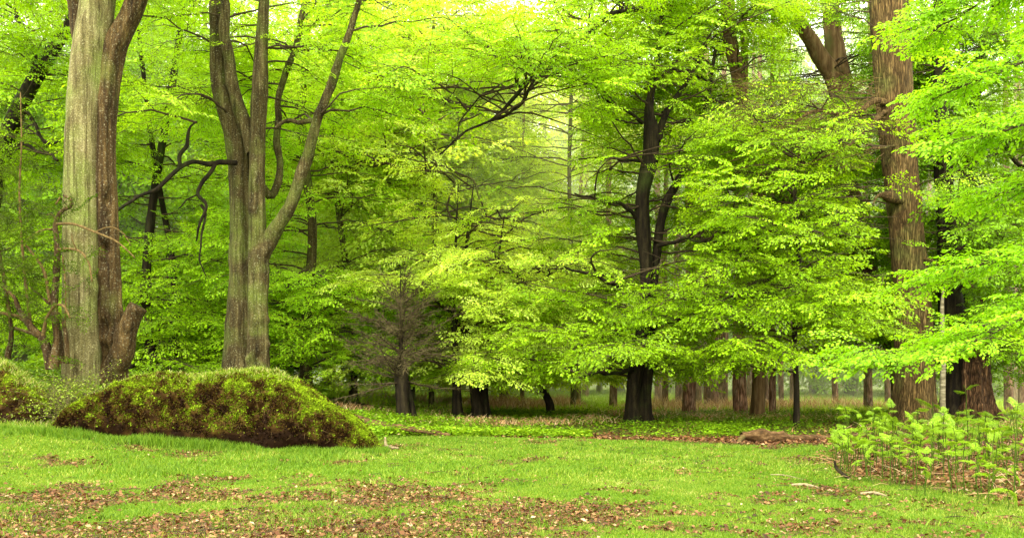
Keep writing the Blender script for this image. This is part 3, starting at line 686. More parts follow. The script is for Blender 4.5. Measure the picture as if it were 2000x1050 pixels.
# second beech: pale right stem, brown left stem, spreading limbs
knob = lambda px, py, Y, r, a: (P(px, py, Y), r, a)
tree('b2', 'twin-stemmed knobbly beech with pale forked limbs behind the mound', 'tree',
     [[(478, 745, 26.4, 84), (472, 690, 26.4, 70), (472, 600, 26.3, 54), (470, 500, 26.3, 44), (469, 400, 26.3, 38), (466, 300, 26.3, 44), (458, 250, 26.3, 46), (440, 200, 26.3, 40), (428, 150, 26.3, 32), (424, 60, 26.3, 28), (415, -80, 26.3, 22), (405, -230, 26.3, 14)],
      [(504, 745, 25.8, 50), (504, 690, 25.8, 43), (504, 600, 25.8, 40), (505, 520, 25.8, 42), (503, 450, 25.8, 35), (502, 380, 25.8, 33), (503, 280, 25.8, 30), (508, 180, 25.8, 30), (510, 100, 25.8, 24), (516, 0, 25.8, 20), (525, -150, 25.8, 14)]],
     [M['beech_mid']],
     limbs=[[(508, 505, 25.8, 34), (525, 472, 25.8, 34), (545, 440, 25.7, 28), (567, 402, 25.6, 24), (583, 350, 25.5, 23), (604, 290, 25.4, 22), (620, 240, 25.3, 19), (640, 190, 25.2, 18), (655, 135, 25.1, 17), (678, 70, 25, 14), (700, 0, 25, 12), (730, -120, 25, 9)],
            [(496, 300, 25.9, 28), (478, 245, 26, 28), (462, 190, 26, 24), (448, 120, 26, 22), (440, 50, 26, 20), (432, -40, 26, 16)],
            [(482, 330, 26.5, 20), (530, 380, 26.7, 16), (545, 320, 26.8, 14), (540, 240, 27, 13), (552, 160, 27, 12), (575, 90, 27, 12), (600, -20, 27, 10)],
            [(620, 240, 25.4, 12), (580, 238, 25.7, 9), (545, 250, 26, 7)],
            [(462, 318, 26, 10), (420, 320, 25.6, 10), (385, 319, 25.3, 9), (350, 328, 25, 9), (318, 348, 24.8, 8), (285, 378, 24.6, 7), (248, 408, 24.5, 6), (220, 425, 24.5, 5)],
            [(352, 326, 25, 9), (350, 308, 25, 8), (366, 284, 25, 8), (372, 256, 25, 5), (384, 240, 25, 2)],
            [(420, 321, 25.6, 8), (404, 345, 25.5, 8), (390, 378, 25.4, 7), (396, 410, 25.4, 6), (387, 440, 25.3, 5), (378, 470, 25.3, 3)],
            [(393, 400, 25.4, 6), (400, 425, 25.3, 5), (396, 455, 25.3, 4), (399, 500, 25.3, 3), (404, 540, 25.3, 2)],
            [(385, 380, 25.4, 3), (360, 390, 25.2, 3), (345, 400, 25, 2)]],
     bumps=[knob(492, 405, 25.42, .17, 0.18), knob(498, 275, 25.42, .12, 0.12), knob(500, 352, 25.42, .13, 0.12), knob(522, 430, 25.5, .1, .08), knob(505, 625, 25.42, .13, 0.18), knob(528, 625, 25.7, .12, .12), knob(508, 470, 25.42, .2, -0.12),
            knob(530, 672, 25.7, .1, .12), knob(485, 700, 25.5, .12, .1), knob(530, 530, 25.7, .1, .10), knob(505, 700, 25.42, .16, -0.15), knob(612, 300, 25.3, .08, .07), knob(588, 370, 25.42, .08, 0.11), knob(620, 262, 25.3, .08, .07), knob(500, 560, 25.42, .1, 0.08), knob(470, 720, 26, .3, .1)],
     seg=56, amp=.13, flare=.25, lobes=4, flute=.05, limb_amp=.2,
     crown=dict(n=66, z0=8.5, z1=14.5, L=4.2, tmpl=T_MID, mat='leaf_bright', e1=(-.6, -.1), tone0=.55))

# leaning dark tree behind left edge
tree('b3', 'dark leaning beech behind the holly at the left edge', 'tree',
     [[(-70, 760, 30, 46), (-50, 600, 30, 42), (-20, 400, 30, 38), (5, 290, 30, 34), (35, 215, 30, 30), (70, 150, 30, 28), (105, 95, 30, 24), (150, 20, 30, 18), (190, -80, 30, 12)]], M['bark_dark'],
     limbs=[[(70, 152, 30, 12), (60, 100, 30, 10), (40, 30, 30, 8), (20, -60, 30, 5)], [(40, 208, 30, 8), (90, 270, 29.5, 6), (125, 275, 29, 4)], [(5, 290, 30, 9), (60, 285, 29.6, 7), (115, 320, 29, 5)]],
     crown=dict(n=60, z0=2.8, z1=14.5, L=4.2, tmpl=T_MID, mat='leaf', tone0=.45, e1=(-.5, -.1)))

# beeches between the two big left trees
tree('b4', 'dark many-stemmed beech seen between the two big left trees', 'tree',
     [[(300, 745, 32, 22), (292, 660, 32, 20), (285, 560, 32, 18), (298, 400, 32, 16), (330, 200, 32, 14), (360, 0, 32, 10), (370, -150, 32, 6)],
      [(330, 745, 32.5, 16), (345, 640, 32.5, 14), (335, 500, 32.5, 12), (300, 300, 32.5, 10), (270, 60, 32.5, 8)]], M['bark_dark'],
     limbs=[[(290, 640, 32, 10), (270, 615, 31.5, 8), (250, 640, 31, 6)], [(292, 700, 31.5, 9), (262, 715, 30.5, 8), (240, 735, 30, 6)]],
     crown=dict(n=84, z0=1.35, z1=15, L=5.0, tmpl=T_MID, mat='leaf', tone0=.42, e0=(.0, .35), e1=(-.55, -.15)))
tree('b5', 'shaded beech with low sweeping boughs right of the twin stems', 'tree',
     [[(596, 770, 33, 24), (598, 690, 33, 22), (600, 600, 33, 20), (610, 450, 33, 18), (590, 250, 33, 15), (600, 60, 33, 12), (600, -120, 33, 7)]], M['beech_mid'],
     limbs=[[(600, 640, 33, 10), (630, 605, 32.6, 8), (660, 578, 32.3, 6), (690, 565, 32, 4)], [(604, 520, 33, 9), (560, 560, 31.5, 7), (540, 520, 30.5, 5)]],
     crown=dict(n=80, z0=1.35, z1=15, L=5.2, tmpl=T_MID, mat='leaf_bright', tone0=.5, e0=(.0, .35), e1=(-.55, -.15)))

# centre group
tree('b6', 'slim dark beech left of the centre twin trunks', 'tree',
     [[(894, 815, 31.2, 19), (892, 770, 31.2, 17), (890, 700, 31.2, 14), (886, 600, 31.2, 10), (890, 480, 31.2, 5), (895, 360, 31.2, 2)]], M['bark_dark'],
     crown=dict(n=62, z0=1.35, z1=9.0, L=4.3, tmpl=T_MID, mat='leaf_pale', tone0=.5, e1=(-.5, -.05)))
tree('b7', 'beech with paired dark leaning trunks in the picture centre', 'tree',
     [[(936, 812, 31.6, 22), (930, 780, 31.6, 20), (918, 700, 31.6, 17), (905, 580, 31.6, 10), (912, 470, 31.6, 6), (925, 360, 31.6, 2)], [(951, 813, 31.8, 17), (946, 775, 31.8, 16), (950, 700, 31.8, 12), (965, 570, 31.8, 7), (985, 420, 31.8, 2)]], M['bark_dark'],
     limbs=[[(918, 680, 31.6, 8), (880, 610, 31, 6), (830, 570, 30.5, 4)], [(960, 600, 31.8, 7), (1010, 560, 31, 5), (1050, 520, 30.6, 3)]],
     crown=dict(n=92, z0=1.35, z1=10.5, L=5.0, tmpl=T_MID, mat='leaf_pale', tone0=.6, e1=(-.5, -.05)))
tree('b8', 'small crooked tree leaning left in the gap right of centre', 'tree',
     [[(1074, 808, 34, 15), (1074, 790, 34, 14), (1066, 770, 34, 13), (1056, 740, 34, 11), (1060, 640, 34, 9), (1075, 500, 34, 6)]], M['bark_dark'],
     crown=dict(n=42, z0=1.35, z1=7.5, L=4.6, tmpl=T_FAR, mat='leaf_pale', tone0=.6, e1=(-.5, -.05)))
tree('b9', 'tall beech with haze-tinted leaves rising behind the centre group', 'tree',
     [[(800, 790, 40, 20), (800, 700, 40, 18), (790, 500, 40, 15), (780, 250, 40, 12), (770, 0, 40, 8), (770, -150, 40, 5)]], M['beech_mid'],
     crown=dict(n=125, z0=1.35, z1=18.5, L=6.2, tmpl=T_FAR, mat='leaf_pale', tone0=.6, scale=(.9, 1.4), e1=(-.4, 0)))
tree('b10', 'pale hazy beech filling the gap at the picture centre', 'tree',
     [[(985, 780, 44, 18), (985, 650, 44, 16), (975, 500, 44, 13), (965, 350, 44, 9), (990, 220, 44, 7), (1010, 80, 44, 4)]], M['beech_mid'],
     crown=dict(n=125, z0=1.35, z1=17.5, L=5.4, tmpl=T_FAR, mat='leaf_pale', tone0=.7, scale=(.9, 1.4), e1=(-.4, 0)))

# right-centre spreading beech
tree('b11', 'spreading beech with mossy fluted twin trunk right of centre', 'tree',
     [[(1235, 822, 29, 30), (1236, 780, 29, 26), (1240, 735, 29, 26), (1252, 680, 29, 30), (1262, 600, 29, 26), (1262, 520, 29, 26), (1254, 430, 29, 28), (1256, 370, 29, 26), (1270, 310, 29, 32), (1272, 255, 29, 30), (1268, 215, 29, 18), (1276, 160, 29, 13), (1290, 60, 29, 10), (1300, -80, 29, 7)],
      [(1260, 822, 29.2, 28), (1258, 780, 29.2, 24), (1262, 735, 29.2, 24), (1270, 680, 29.2, 22), (1274, 600, 29.2, 18), (1280, 520, 29.3, 16), (1288, 450, 29.4, 16), (1300, 400, 29.6, 17), (1328, 345, 29.8, 14), (1352, 290, 30, 12), (1380, 200, 30, 9), (1400, 80, 30, 6)]],
     M['bark_dark'],
     limbs=[[(1285, 275, 29, 16), (1296, 230, 29, 13), (1320, 190, 28.8, 11), (1350, 140, 28.5, 9), (1390, 60, 28, 6)],
            [(1252, 315, 29, 7), (1200, 312, 28, 5), (1130, 310, 27, 3)],
            [(1255, 240, 29, 8), (1220, 220, 28.4, 6), (1170, 180, 28, 4), (1130, 120, 27.5, 3)],
            [(1245, 430, 29, 9), (1215, 405, 28.4, 7), (1180, 395, 28, 5), (1130, 380, 27.5, 3)],
            [(1235, 556, 29, 8), (1190, 556, 28, 7), (1150, 530, 27.2, 6), (1100, 512, 26.8, 4)],
            [(1285, 480, 29, 8), (1340, 470, 28, 6), (1420, 478, 27, 5), (1500, 490, 26.5, 4)],
            [(1270, 640, 29, 10), (1330, 620, 28, 8), (1400, 590, 27, 6), (1470, 600, 26, 4)],
            [(1250, 720, 29, 8), (1180, 725, 28, 6), (1120, 745, 27, 4)],
            [(1340, 330, 29.9, 8), (1420, 330, 29, 6), (1500, 350, 28, 4)]],
     bumps=[knob(1240, 760, 28.7, .15, .08), knob(1262, 740, 28.8, .14, .07), knob(1250, 790, 28.7, .2, -.08), knob(1228, 745, 28.8, .12, .08)],
     seg=36, amp=.2, flare=.45, lobes=5, flute=.06,
     crown=dict(n=150, z0=1.35, z1=14, L=6.0, tmpl=T_MID, mat='leaf', tone0=.62, e0=(.05, .45), e1=(-.28, .12), tspread=.4))

# the oak on the right
tree('b12', 'massive rough-barked oak on the right rising from the bracken', 'tree',
     [[(1786, 832, 28, 88), (1786, 780, 28, 78), (1787, 700, 28, 74), (1784, 620, 28, 70), (1778, 540, 28, 64), (1772, 460, 28, 62), (1766, 400, 28, 62), (1758, 320, 28, 64), (1750, 230, 28, 68), (1744, 150, 28, 70), (1738, 60, 28, 70), (1734, -40, 28, 70), (1730, -200, 28, 70)]],
     M['oak'],
     limbs=[[(1742, 205, 27.9, 16), (1706, 196, 27.4, 12), (1660, 222, 27, 9), (1600, 215, 26.6, 7), (1540, 240, 26.2, 5), (1480, 262, 26, 3)],
            [(1750, 215, 28, 10), (1700, 240, 27, 7), (1650, 290, 26, 5), (1560, 330, 25.5, 3)],
            [(1760, 390, 27.6, 18), (1728, 384, 27.3, 14), (1712, 384, 27.2, 6), (1706, 400, 27, 3)],
            [(1790, 500, 28, 8), (1850, 520, 27, 6), (1900, 560, 26.5, 4)],
            [(1750, 285, 27.6, 4), (1700, 290, 27, 4), (1655, 284, 26.5, 3), (1600, 280, 26, 2)]],
     bumps=[knob(1735, 385, 27.5, .2, .12)], seg=64, amp=.06, flare=.36, lobes=7, name='oak_tree', flute=.025,
     crown=dict(n=46, z0=6.5, z1=14, L=2.8, Ltop=.9, tmpl=T_SPARSE, mat='leaf', tone0=.6, dens=.8, azs=[2.4, 3.3, 4, 4.8, 5.6], tspread=.5))
# fine pale twigs of the oak's dying low boughs
def oak_twigs():
    root = [o for o in C.objects if o.name.startswith('oak_tree')][0]; org = np.array(root.location); mb = MB()
    for k in range(520):
        s = P(random.uniform(1440, 1730), random.uniform(150, 330), random.uniform(24.5, 28)); 
        az = random.uniform(2.2, 4.2); e = random.uniform(-.5, .3); p = s; pts = [p]
        for i in range(6):
            az += random.gauss(0, .3); e += random.gauss(-.03, .2)
            p = p+np.array([math.cos(az)*math.cos(e), math.sin(az)*math.cos(e), math.sin(e)])*random.uniform(.1, .22); pts.append(p)
        tube(mb, pts, np.linspace(.008, .003, 7), 3, None, 0, cap=False)
    mb.build('dead_twigs', M['twig_pale'], root, org)
oak_twigs()

tree('b13', 'black hollow trunk in deep shade just right of the oak', 'tree',
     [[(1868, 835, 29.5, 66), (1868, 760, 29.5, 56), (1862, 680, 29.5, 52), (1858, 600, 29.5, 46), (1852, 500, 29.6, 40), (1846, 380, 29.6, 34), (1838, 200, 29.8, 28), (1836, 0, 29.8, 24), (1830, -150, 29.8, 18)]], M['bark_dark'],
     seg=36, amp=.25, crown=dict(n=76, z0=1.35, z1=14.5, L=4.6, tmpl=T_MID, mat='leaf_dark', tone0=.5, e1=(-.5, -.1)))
tree('b14', 'rotten brown broken trunk with peeling bark beside the black hollow trunk', 'tree stump',
     [[(1912, 838, 28.3, 74), (1910, 790, 28.3, 60), (1908, 750, 28.3, 52), (1908, 700, 28.3, 44), (1912, 650, 28.3, 34), (1916, 610, 28.3, 22), (1918, 585, 28.3, 10)]], M['rot'], name='dead_trunk',
     seg=48, amp=.42, flare=.35, lobes=6, flute=.10, bumps=[knob(1900, 760, 27.8, .2, -.2), knob(1925, 740, 27.8, .15, .15), knob(1915, 700, 27.8, .15, -.15)])
tree('b15', 'thin white-barked birch stem in front of the black hollow trunk', 'tree',
     [[(1842, 838, 26.5, 12), (1841, 780, 26.5, 11), (1842, 700, 26.5, 10), (1840, 600, 26.5, 7), (1843, 560, 26.5, 3)]], M['birch'], name='birch_tree', seg=14, amp=.12, flare=.2)
tree('b16', 'tall dark beech with a black crooked limb at the right', 'tree',
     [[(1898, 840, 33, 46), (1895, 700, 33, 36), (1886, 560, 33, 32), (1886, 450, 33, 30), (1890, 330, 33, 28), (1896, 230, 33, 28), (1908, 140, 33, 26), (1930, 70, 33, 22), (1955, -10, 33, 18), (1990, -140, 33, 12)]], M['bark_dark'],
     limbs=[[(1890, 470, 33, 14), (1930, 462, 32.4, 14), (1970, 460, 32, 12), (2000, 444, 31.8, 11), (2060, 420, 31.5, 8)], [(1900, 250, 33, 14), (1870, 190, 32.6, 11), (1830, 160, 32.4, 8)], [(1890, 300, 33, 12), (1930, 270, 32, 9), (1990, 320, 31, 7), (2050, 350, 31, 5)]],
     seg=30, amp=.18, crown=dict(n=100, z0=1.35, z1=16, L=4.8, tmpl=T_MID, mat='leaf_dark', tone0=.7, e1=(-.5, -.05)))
tree('b17', 'forked brown-limbed beech behind and left of the oak', 'tree',
     [[(1775, 800, 34, 50), (1758, 700, 34, 48), (1720, 600, 34, 46), (1684, 520, 34, 50), (1668, 440, 34, 48), (1655, 360, 34, 46), (1648, 260, 34, 46), (1642, 170, 34, 46), (1632, 110, 34, 38), (1624, 30, 34, 32), (1618, -80, 34, 28), (1612, -200, 34, 22)]], M['bark_red'],
     limbs=[[(1648, 190, 33.9, 40), (1625, 150, 33.8, 36), (1600, 112, 33.7, 32), (1578, 70, 33.6, 28), (1550, 30, 33.5, 26), (1515, -10, 33.4, 20), (1470, -70, 33.3, 14)],
            [(1682, 515, 33.9, 34), (1650, 480, 33.5, 30), (1610, 455, 33.2, 25), (1575, 430, 33, 21), (1545, 405, 32.8, 18), (1525, 372, 32.6, 14), (1500, 330, 32.4, 9)]],
     limb_bark=M['bark_red'], seg=40, amp=.08, flare=.3,
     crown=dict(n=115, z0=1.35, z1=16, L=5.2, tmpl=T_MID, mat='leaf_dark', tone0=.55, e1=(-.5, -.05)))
tree('b18', 'bare reddish-brown tree stem reaching the top edge right of centre', 'tree',
     [[(1480, 790, 31.5, 26), (1484, 700, 31.5, 25), (1490, 560, 31.5, 24), (1488, 420, 31.5, 25), (1470, 300, 31.5, 26), (1450, 190, 31.5, 27), (1438, 130, 31.5, 27), (1424, 70, 31.5, 24), (1424, 0, 31.5, 22), (1428, -150, 31.5, 18)]], M['bark_red'],
     limbs=[[(1426, 60, 31.5, 12), (1405, 48, 31.2, 10), (1380, 26, 31, 8), (1350, 10, 31, 6)],
            [(1420, -20, 31.4, 22), (1370, -22, 30.5, 22), (1315, 12, 29.6, 18), (1270, 22, 29, 16), (1220, 24, 28.5, 15), (1180, 36, 28, 14), (1155, 62, 27.7, 12), (1128, 88, 27.4, 12), (1090, 118, 27, 11), (1060, 142, 26.7, 9), (1030, 162, 26.5, 8), (985, 212, 26.2, 7), (950, 236, 26, 5), (905, 262, 25.8, 4), (860, 300, 25.6, 3)],
            [(1020, 168, 26.5, 5), (1000, 165, 26.3, 5), (970, 180, 26, 4), (930, 200, 25.8, 3), (880, 268, 25.5, 2)],
            [(1045, 152, 26.6, 6), (1028, 190, 26.5, 6), (1005, 214, 26.4, 7), (975, 232, 26.2, 5), (950, 240, 26, 3)]],
     limb_bark=M['bark_dark'], seg=24, amp=.1, limb_amp=.28,
     crown=dict(n=140, z0=8.5, z1=14.8, L=4.2, tmpl=T_MID, mat='leaf', tone0=.6, e1=(-.55, -.05)))

# hanging limb across the upper centre-left, from the twin-stemmed beech's far crown
tree('b19', 'slender beech with long drooping bare branches left of the centre gap', 'tree',
     [[(690, 790, 36, 16), (688, 700, 36, 15), (680, 550, 36, 13), (660, 400, 36, 12), (650, 250, 36, 12), (640, 150, 36, 10), (640, 0, 36, 8), (650, -120, 36, 5)]], M['beech_mid'],
     limbs=[[(645, 130, 36, 8), (700, 150, 34.5, 7), (755, 180, 33.5, 7), (805, 200, 33, 6), (835, 235, 32.6, 5), (855, 270, 32.3, 3)],
            [(755, 180, 33.5, 6), (785, 155, 33.2, 5), (800, 120, 33, 3)],
            [(655, 350, 36, 8), (730, 320, 34, 6), (830, 330, 32.5, 5), (885, 350, 32, 5), (870, 400, 32, 4), (900, 440, 31.8, 3)],
            [(885, 330, 32, 5), (930, 370, 31.7, 4), (950, 420, 31.6, 2)]],
     seg=18, crown=dict(n=80, z0=1.35, z1=17, L=5.0, tmpl=T_FAR, mat='leaf_pale', tone0=.6, e1=(-.28, .12), scale=(.8, 1.2)))

tree('b21', 'slim beech whose high light crown fills the top of the centre gap', 'tree',
     [[(842, 790, 37, 11), (846, 600, 37, 10), (850, 350, 37, 8), (846, 150, 37, 7), (850, -50, 37, 5), (850, -180, 37, 3)]], M['beech_mid'], seg=14,
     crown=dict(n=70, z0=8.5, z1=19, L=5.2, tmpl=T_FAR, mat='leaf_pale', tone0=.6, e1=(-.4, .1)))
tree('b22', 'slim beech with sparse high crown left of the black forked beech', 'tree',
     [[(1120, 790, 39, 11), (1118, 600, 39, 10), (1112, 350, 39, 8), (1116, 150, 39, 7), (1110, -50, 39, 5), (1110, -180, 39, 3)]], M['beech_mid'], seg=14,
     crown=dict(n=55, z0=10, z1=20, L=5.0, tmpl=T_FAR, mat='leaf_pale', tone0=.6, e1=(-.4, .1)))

# ------------------------------------------------------------------ boughs of a near beech standing outside the right edge
def near_beech():
    org = np.array([9.4, 13.5, float(gz(9.4, 13.5))])
    root = thing('beech_tree', 'large-leaved bright beech boughs reaching in from the right edge', 'tree', org)
    m = MB(); tube(m, [org-[0, 0, .2], org+[0, .1, 3], org+[-.1, .1, 6], org+[0, .2, 9]], [.32, .26, .22, .15], 28, 50, 0, .08, 2, .4, .8, 5)
    m.build('trunk', M['beech_mid'], root, org, True)
    cb = MB(); POS, DIR, TN = [], [], []
    def bough(L, r, n_side, sl=1.0, reach=1.0, dens=1.0):
        pts = smooth_path([P(*q[:3]) for q in L], 26); tube(cb, pts, np.linspace(r, .006, 26), 6, None, 1, .1, 3, cap=False)
        for k in range(int(n_side)):
            i = random.randrange(3, 25); d = pts[i+(i < 25)]-pts[i-1]; az = math.atan2(d[1], d[0])+random.choice((-1, 1))*random.uniform(.4, 1.1)
            l = random.uniform(.15, .9)*reach; q = pts[i]+np.array([math.cos(az), math.sin(az), random.gauss(-.05, .12)])*l
            tube(cb, [pts[i], (pts[i]+q)/2+[0, 0, .03], q], [.008, .006, .004], 3, None, 1, cap=False)
            for s in range(2):
                a3 = az+random.gauss(0, .6); POS.append(pts[i]+(q-pts[i])*random.uniform(.3, 1)); DIR.append([math.cos(a3), math.sin(a3), random.gauss(-.12, .15)]); TN.append(random.uniform(.3, .95))
        POS.append(pts[-1]); DIR.append(pts[-1]-pts[-2]); TN.append(.8)
    bough([(2207, 560, 13.5, 0), (2080, 600, 13.6, 0), (1960, 640, 13.8, 0), (1840, 672, 14, 0), (1760, 690, 14.2, 0), (1700, 672, 14.4, 0)], .03, 46, reach=.75)
    bough([(2207, 540, 13.5, 0), (2080, 590, 12.9, 0), (1980, 630, 12.6, 0), (1890, 680, 12.4, 0)], .025, 34, reach=.8)
    bough([(2207, 430, 13.5, 0), (2080, 480, 13.2, 0), (1960, 505, 13.4, 0), (1880, 525, 13.8, 0), (1810, 530, 14.2, 0)], .028, 30, reach=.6)
    bough([(2207, 20, 13.5, 0), (2080, 80, 13.0, 0), (1980, 130, 12.8, 0), (1890, 165, 13, 0), (1830, 190, 13.2, 0)], .03, 34, reach=.9)
    bough([(2207, 160, 13.5, 0), (2080, 215, 13, 0), (1980, 250, 12.6, 0), (1900, 270, 12.5, 0)], .028, 34, reach=.8)
    bough([(2207, -120, 13.5, 0), (2080, -50, 13.5, 0), (1960, -20, 14, 0), (1860, 40, 14.4, 0), (1790, 60, 15, 0)], .03, 34, reach=.9)
    bough([(2207, 300, 13.5, 0), (2100, 340, 13.2, 0), (2020, 360, 13.2, 0), (1960, 380, 13.4, 0)], .025, 18, reach=.6)
    place(cb, T_NEAR, POS, DIR, rng.uniform(.55, .95, len(POS)), np.array(TN), 0, 1, .12, .35)
    cb.build('crown', [M['leaf_near'], M['twig']], root, org)
near_beech()

# mid-distance low boughs on the right, catching light in front of the shade (part of a young beech)
tree('b20', 'young beech with light layered boughs left of the oak', 'tree',
     [[(1555, 830, 26, 12), (1556, 760, 26, 11), (1552, 650, 26, 10), (1560, 500, 26, 9), (1550, 350, 26, 6), (1560, 250, 26, 3)]], M['bark_dark'], seg=14,
     crown=dict(n=58, z0=1.35, z1=8.6, L=4.2, tmpl=T_MID, mat='leaf', tone0=.5, e1=(-.45, -.05)))

# ------------------------------------------------------------------ small trees and shrubs
def larch():
    Y = 28; org = P(786, 822, Y); org[2] = float(gz(org[0], org[1]))
    root = thing('bare_tree', 'small bare tree with fine grey-brown twigs and dark split trunk', 'tree', org)
    m = MB(); pts, rad = ipath([(788, 822, Y, 30), (786, 790, Y, 25), (785, 760, Y, 26), (784, 725, Y, 24), (783, 690, Y, 9), (784, 640, Y, 7), (782, 590, Y, 4), (783, 520, Y, 1.5)]); pts[0][2] = org[2]-.1
    tube(m, pts, rad, 24, 50, 0, .2, 4, .3, .5, 5)
    pts, rad = ipath([(806, 824, Y+.3, 20), (802, 790, Y+.3, 16), (794, 750, Y+.2, 13), (788, 715, Y, 10)]); pts[0][2] = org[2]-.1
    tube(m, pts, rad, 18, 30, 0, .15, 4, .3, .5, 5)
    m.build('trunk', M['bark_dark'], root, org, True)
    b = MB(); f = MB()
    for k in range(74):
        py = random.uniform(575, 748); s = P(784, py, Y); s[0] += random.gauss(0, .03); az = k*2.4; t = (py-545)/195
        L = (.75+1.75*t**.6)*random.uniform(.6, 1.2); e = random.uniform(.3, 1.15)-.55*t; p = s; pts = [p]; n = 9
        for i in range(n):
            e += random.gauss(.02, .06)-.02; az += random.gauss(0, .08)
            p = p+np.array([math.cos(az)*math.cos(e), math.sin(az)*math.cos(e), math.sin(e)])*L/n; pts.append(p)
        tube(b, pts, np.linspace(.022*(.4+t), .004, n+1), 5, None, 0, cap=False)
        for j in range(int(L*38)):
            i = random.randrange(1, n); q = np.array(pts[i]); l = random.uniform(.1, .55)*(1-i/n*.6); a2 = az+random.choice((-1, 1))*random.uniform(.4, 1.2); e2 = e+random.gauss(0, .35)
            mid = q+np.array([math.cos(a2)*math.cos(e2), math.sin(a2)*math.cos(e2), math.sin(e2)])*l*.5; end = mid+np.array([math.cos(a2+.2)*math.cos(e2), math.sin(a2+.2)*math.cos(e2), math.sin(e2)-.1])*l*.5
            tube(f, [q, mid, end], [.007, .0055, .003], 3, None, 0, cap=False)
    b.build('boughs', M['twig'], root, org); f.build('twigs', M['twig_pink'], root, org)
larch()

def holly():
    Y = 20.6; org = P(100, 700, Y); org[2] = float(gz(org[0], org[1]))
    root = thing('holly_bush', 'tangled dark-leaved holly with bare brown stems at far left', 'bush', org)
    stems = [[(104, 720, Y, 22), (112, 660, Y, 15), (106, 600, Y, 14), (110, 540, Y, 13), (112, 480, Y, 11), (108, 440, Y, 9), (118, 415, Y, 8), (138, 402, Y, 7), (138, 390, Y, 6), (124, 382, Y, 5)],
             [(100, 720, Y, 22), (86, 665, Y, 16), (62, 640, Y, 13), (36, 600, Y, 10), (28, 580, Y, 7), (0, 555, Y, 5)],
             [(88, 662, Y, 9), (60, 650, Y-.1, 7), (28, 640, Y-.1, 5)], [(70, 645, Y, 8), (40, 620, Y+.1, 7), (0, 610, Y, 6), (-60, 590, Y, 4)],
             [(84, 655, Y-.2, 7), (92, 620, Y-.3, 6), (108, 597, Y-.4, 6), (125, 598, Y-.5, 5), (137, 621, Y-.6, 3)],
             [(120, 710, Y+.1, 13), (116, 650, Y+.1, 10), (104, 610, Y+.1, 8)], [(132, 710, Y-.1, 10), (128, 650, Y-.1, 8), (112, 610, Y, 6), (60, 560, Y, 4)],
             [(111, 437, Y-.2, 5), (145, 438, Y-.5, 5), (185, 453, Y-.8, 4.5), (225, 470, Y-1, 4), (250, 490, Y-1, 3), (264, 504, Y-1, 2)],
             [(185, 453, Y-.8, 3), (215, 443, Y-.9, 2), (240, 455, Y-1, 2), (255, 478, Y-1, 1.5)], [(112, 487, Y-.2, 6), (150, 488, Y-.6, 5), (172, 510, Y-.8, 4), (180, 550, Y-.9, 3)],
             [(110, 447, Y, 4), (80, 450, Y, 3), (50, 470, Y, 2)], [(98, 590, Y, 7), (86, 530, Y+.1, 6), (60, 490, Y+.1, 5), (42, 470, Y, 3)],
             [(60, 640, Y+.3, 6), (45, 500, Y+.3, 5), (38, 380, Y+.3, 4), (42, 280, Y+.3, 3), (40, 180, Y+.3, 2)], [(118, 385, Y, 4), (108, 400, Y, 3)],
             [(14, 700, Y+.5, 12), (22, 650, Y+.5, 9), (10, 560, Y+.5, 7), (-10, 440, Y+.5, 5)], [(110, 430, Y, 3), (100, 418, Y-.1, 2.5), (92, 420, Y-.1, 2)],
             [(122, 500, Y, 3), (128, 560, Y-.2, 3), (127, 640, Y-.1, 3)], [(150, 488, Y-.6, 3), (142, 470, Y-.7, 2), (140, 455, Y-.7, 1)]]
    for s in stems:
        m = MB(); pts, rad = ipath(s); tube(m, pts, rad, 12, max(14, len(pts)*7), 0, .2, 5); m.build('stem', M['twig_pale'] if s[0][3] < 9 else M['beech_brown'], root, org, True)
    cb = MB(); POS, DIR, TN = [], [], []
    def blob(cx, cy, sx, sy, n, Yc=Y, sd=.7):
        for _ in range(n):
            px, py = random.gauss(cx, sx), random.gauss(cy, sy)
            if px > 128 and py < 700 and random.random() < .55: continue
            POS.append(P(px, py, Yc+random.gauss(0, sd))); a = random.uniform(0, 6.28); DIR.append([math.cos(a), math.sin(a), random.gauss(0, .5)]); TN.append(random.random())
    blob(25, 480, 55, 90, 150); blob(0, 330, 60, 60, 40); blob(60, 600, 50, 45, 60); blob(-60, 500, 60, 130, 120); blob(170, 560, 30, 35, 9, Y-.9, .2); blob(150, 400, 18, 30, 4, Y-.5, .2)
    place(cb, T_HOLLY, POS, DIR, rng.uniform(.5, .9, len(POS)), np.array(TN), 0, 1, .1, .9)
    cb.build('leaves', [M['holly'], M['twig']], root, org)
holly()

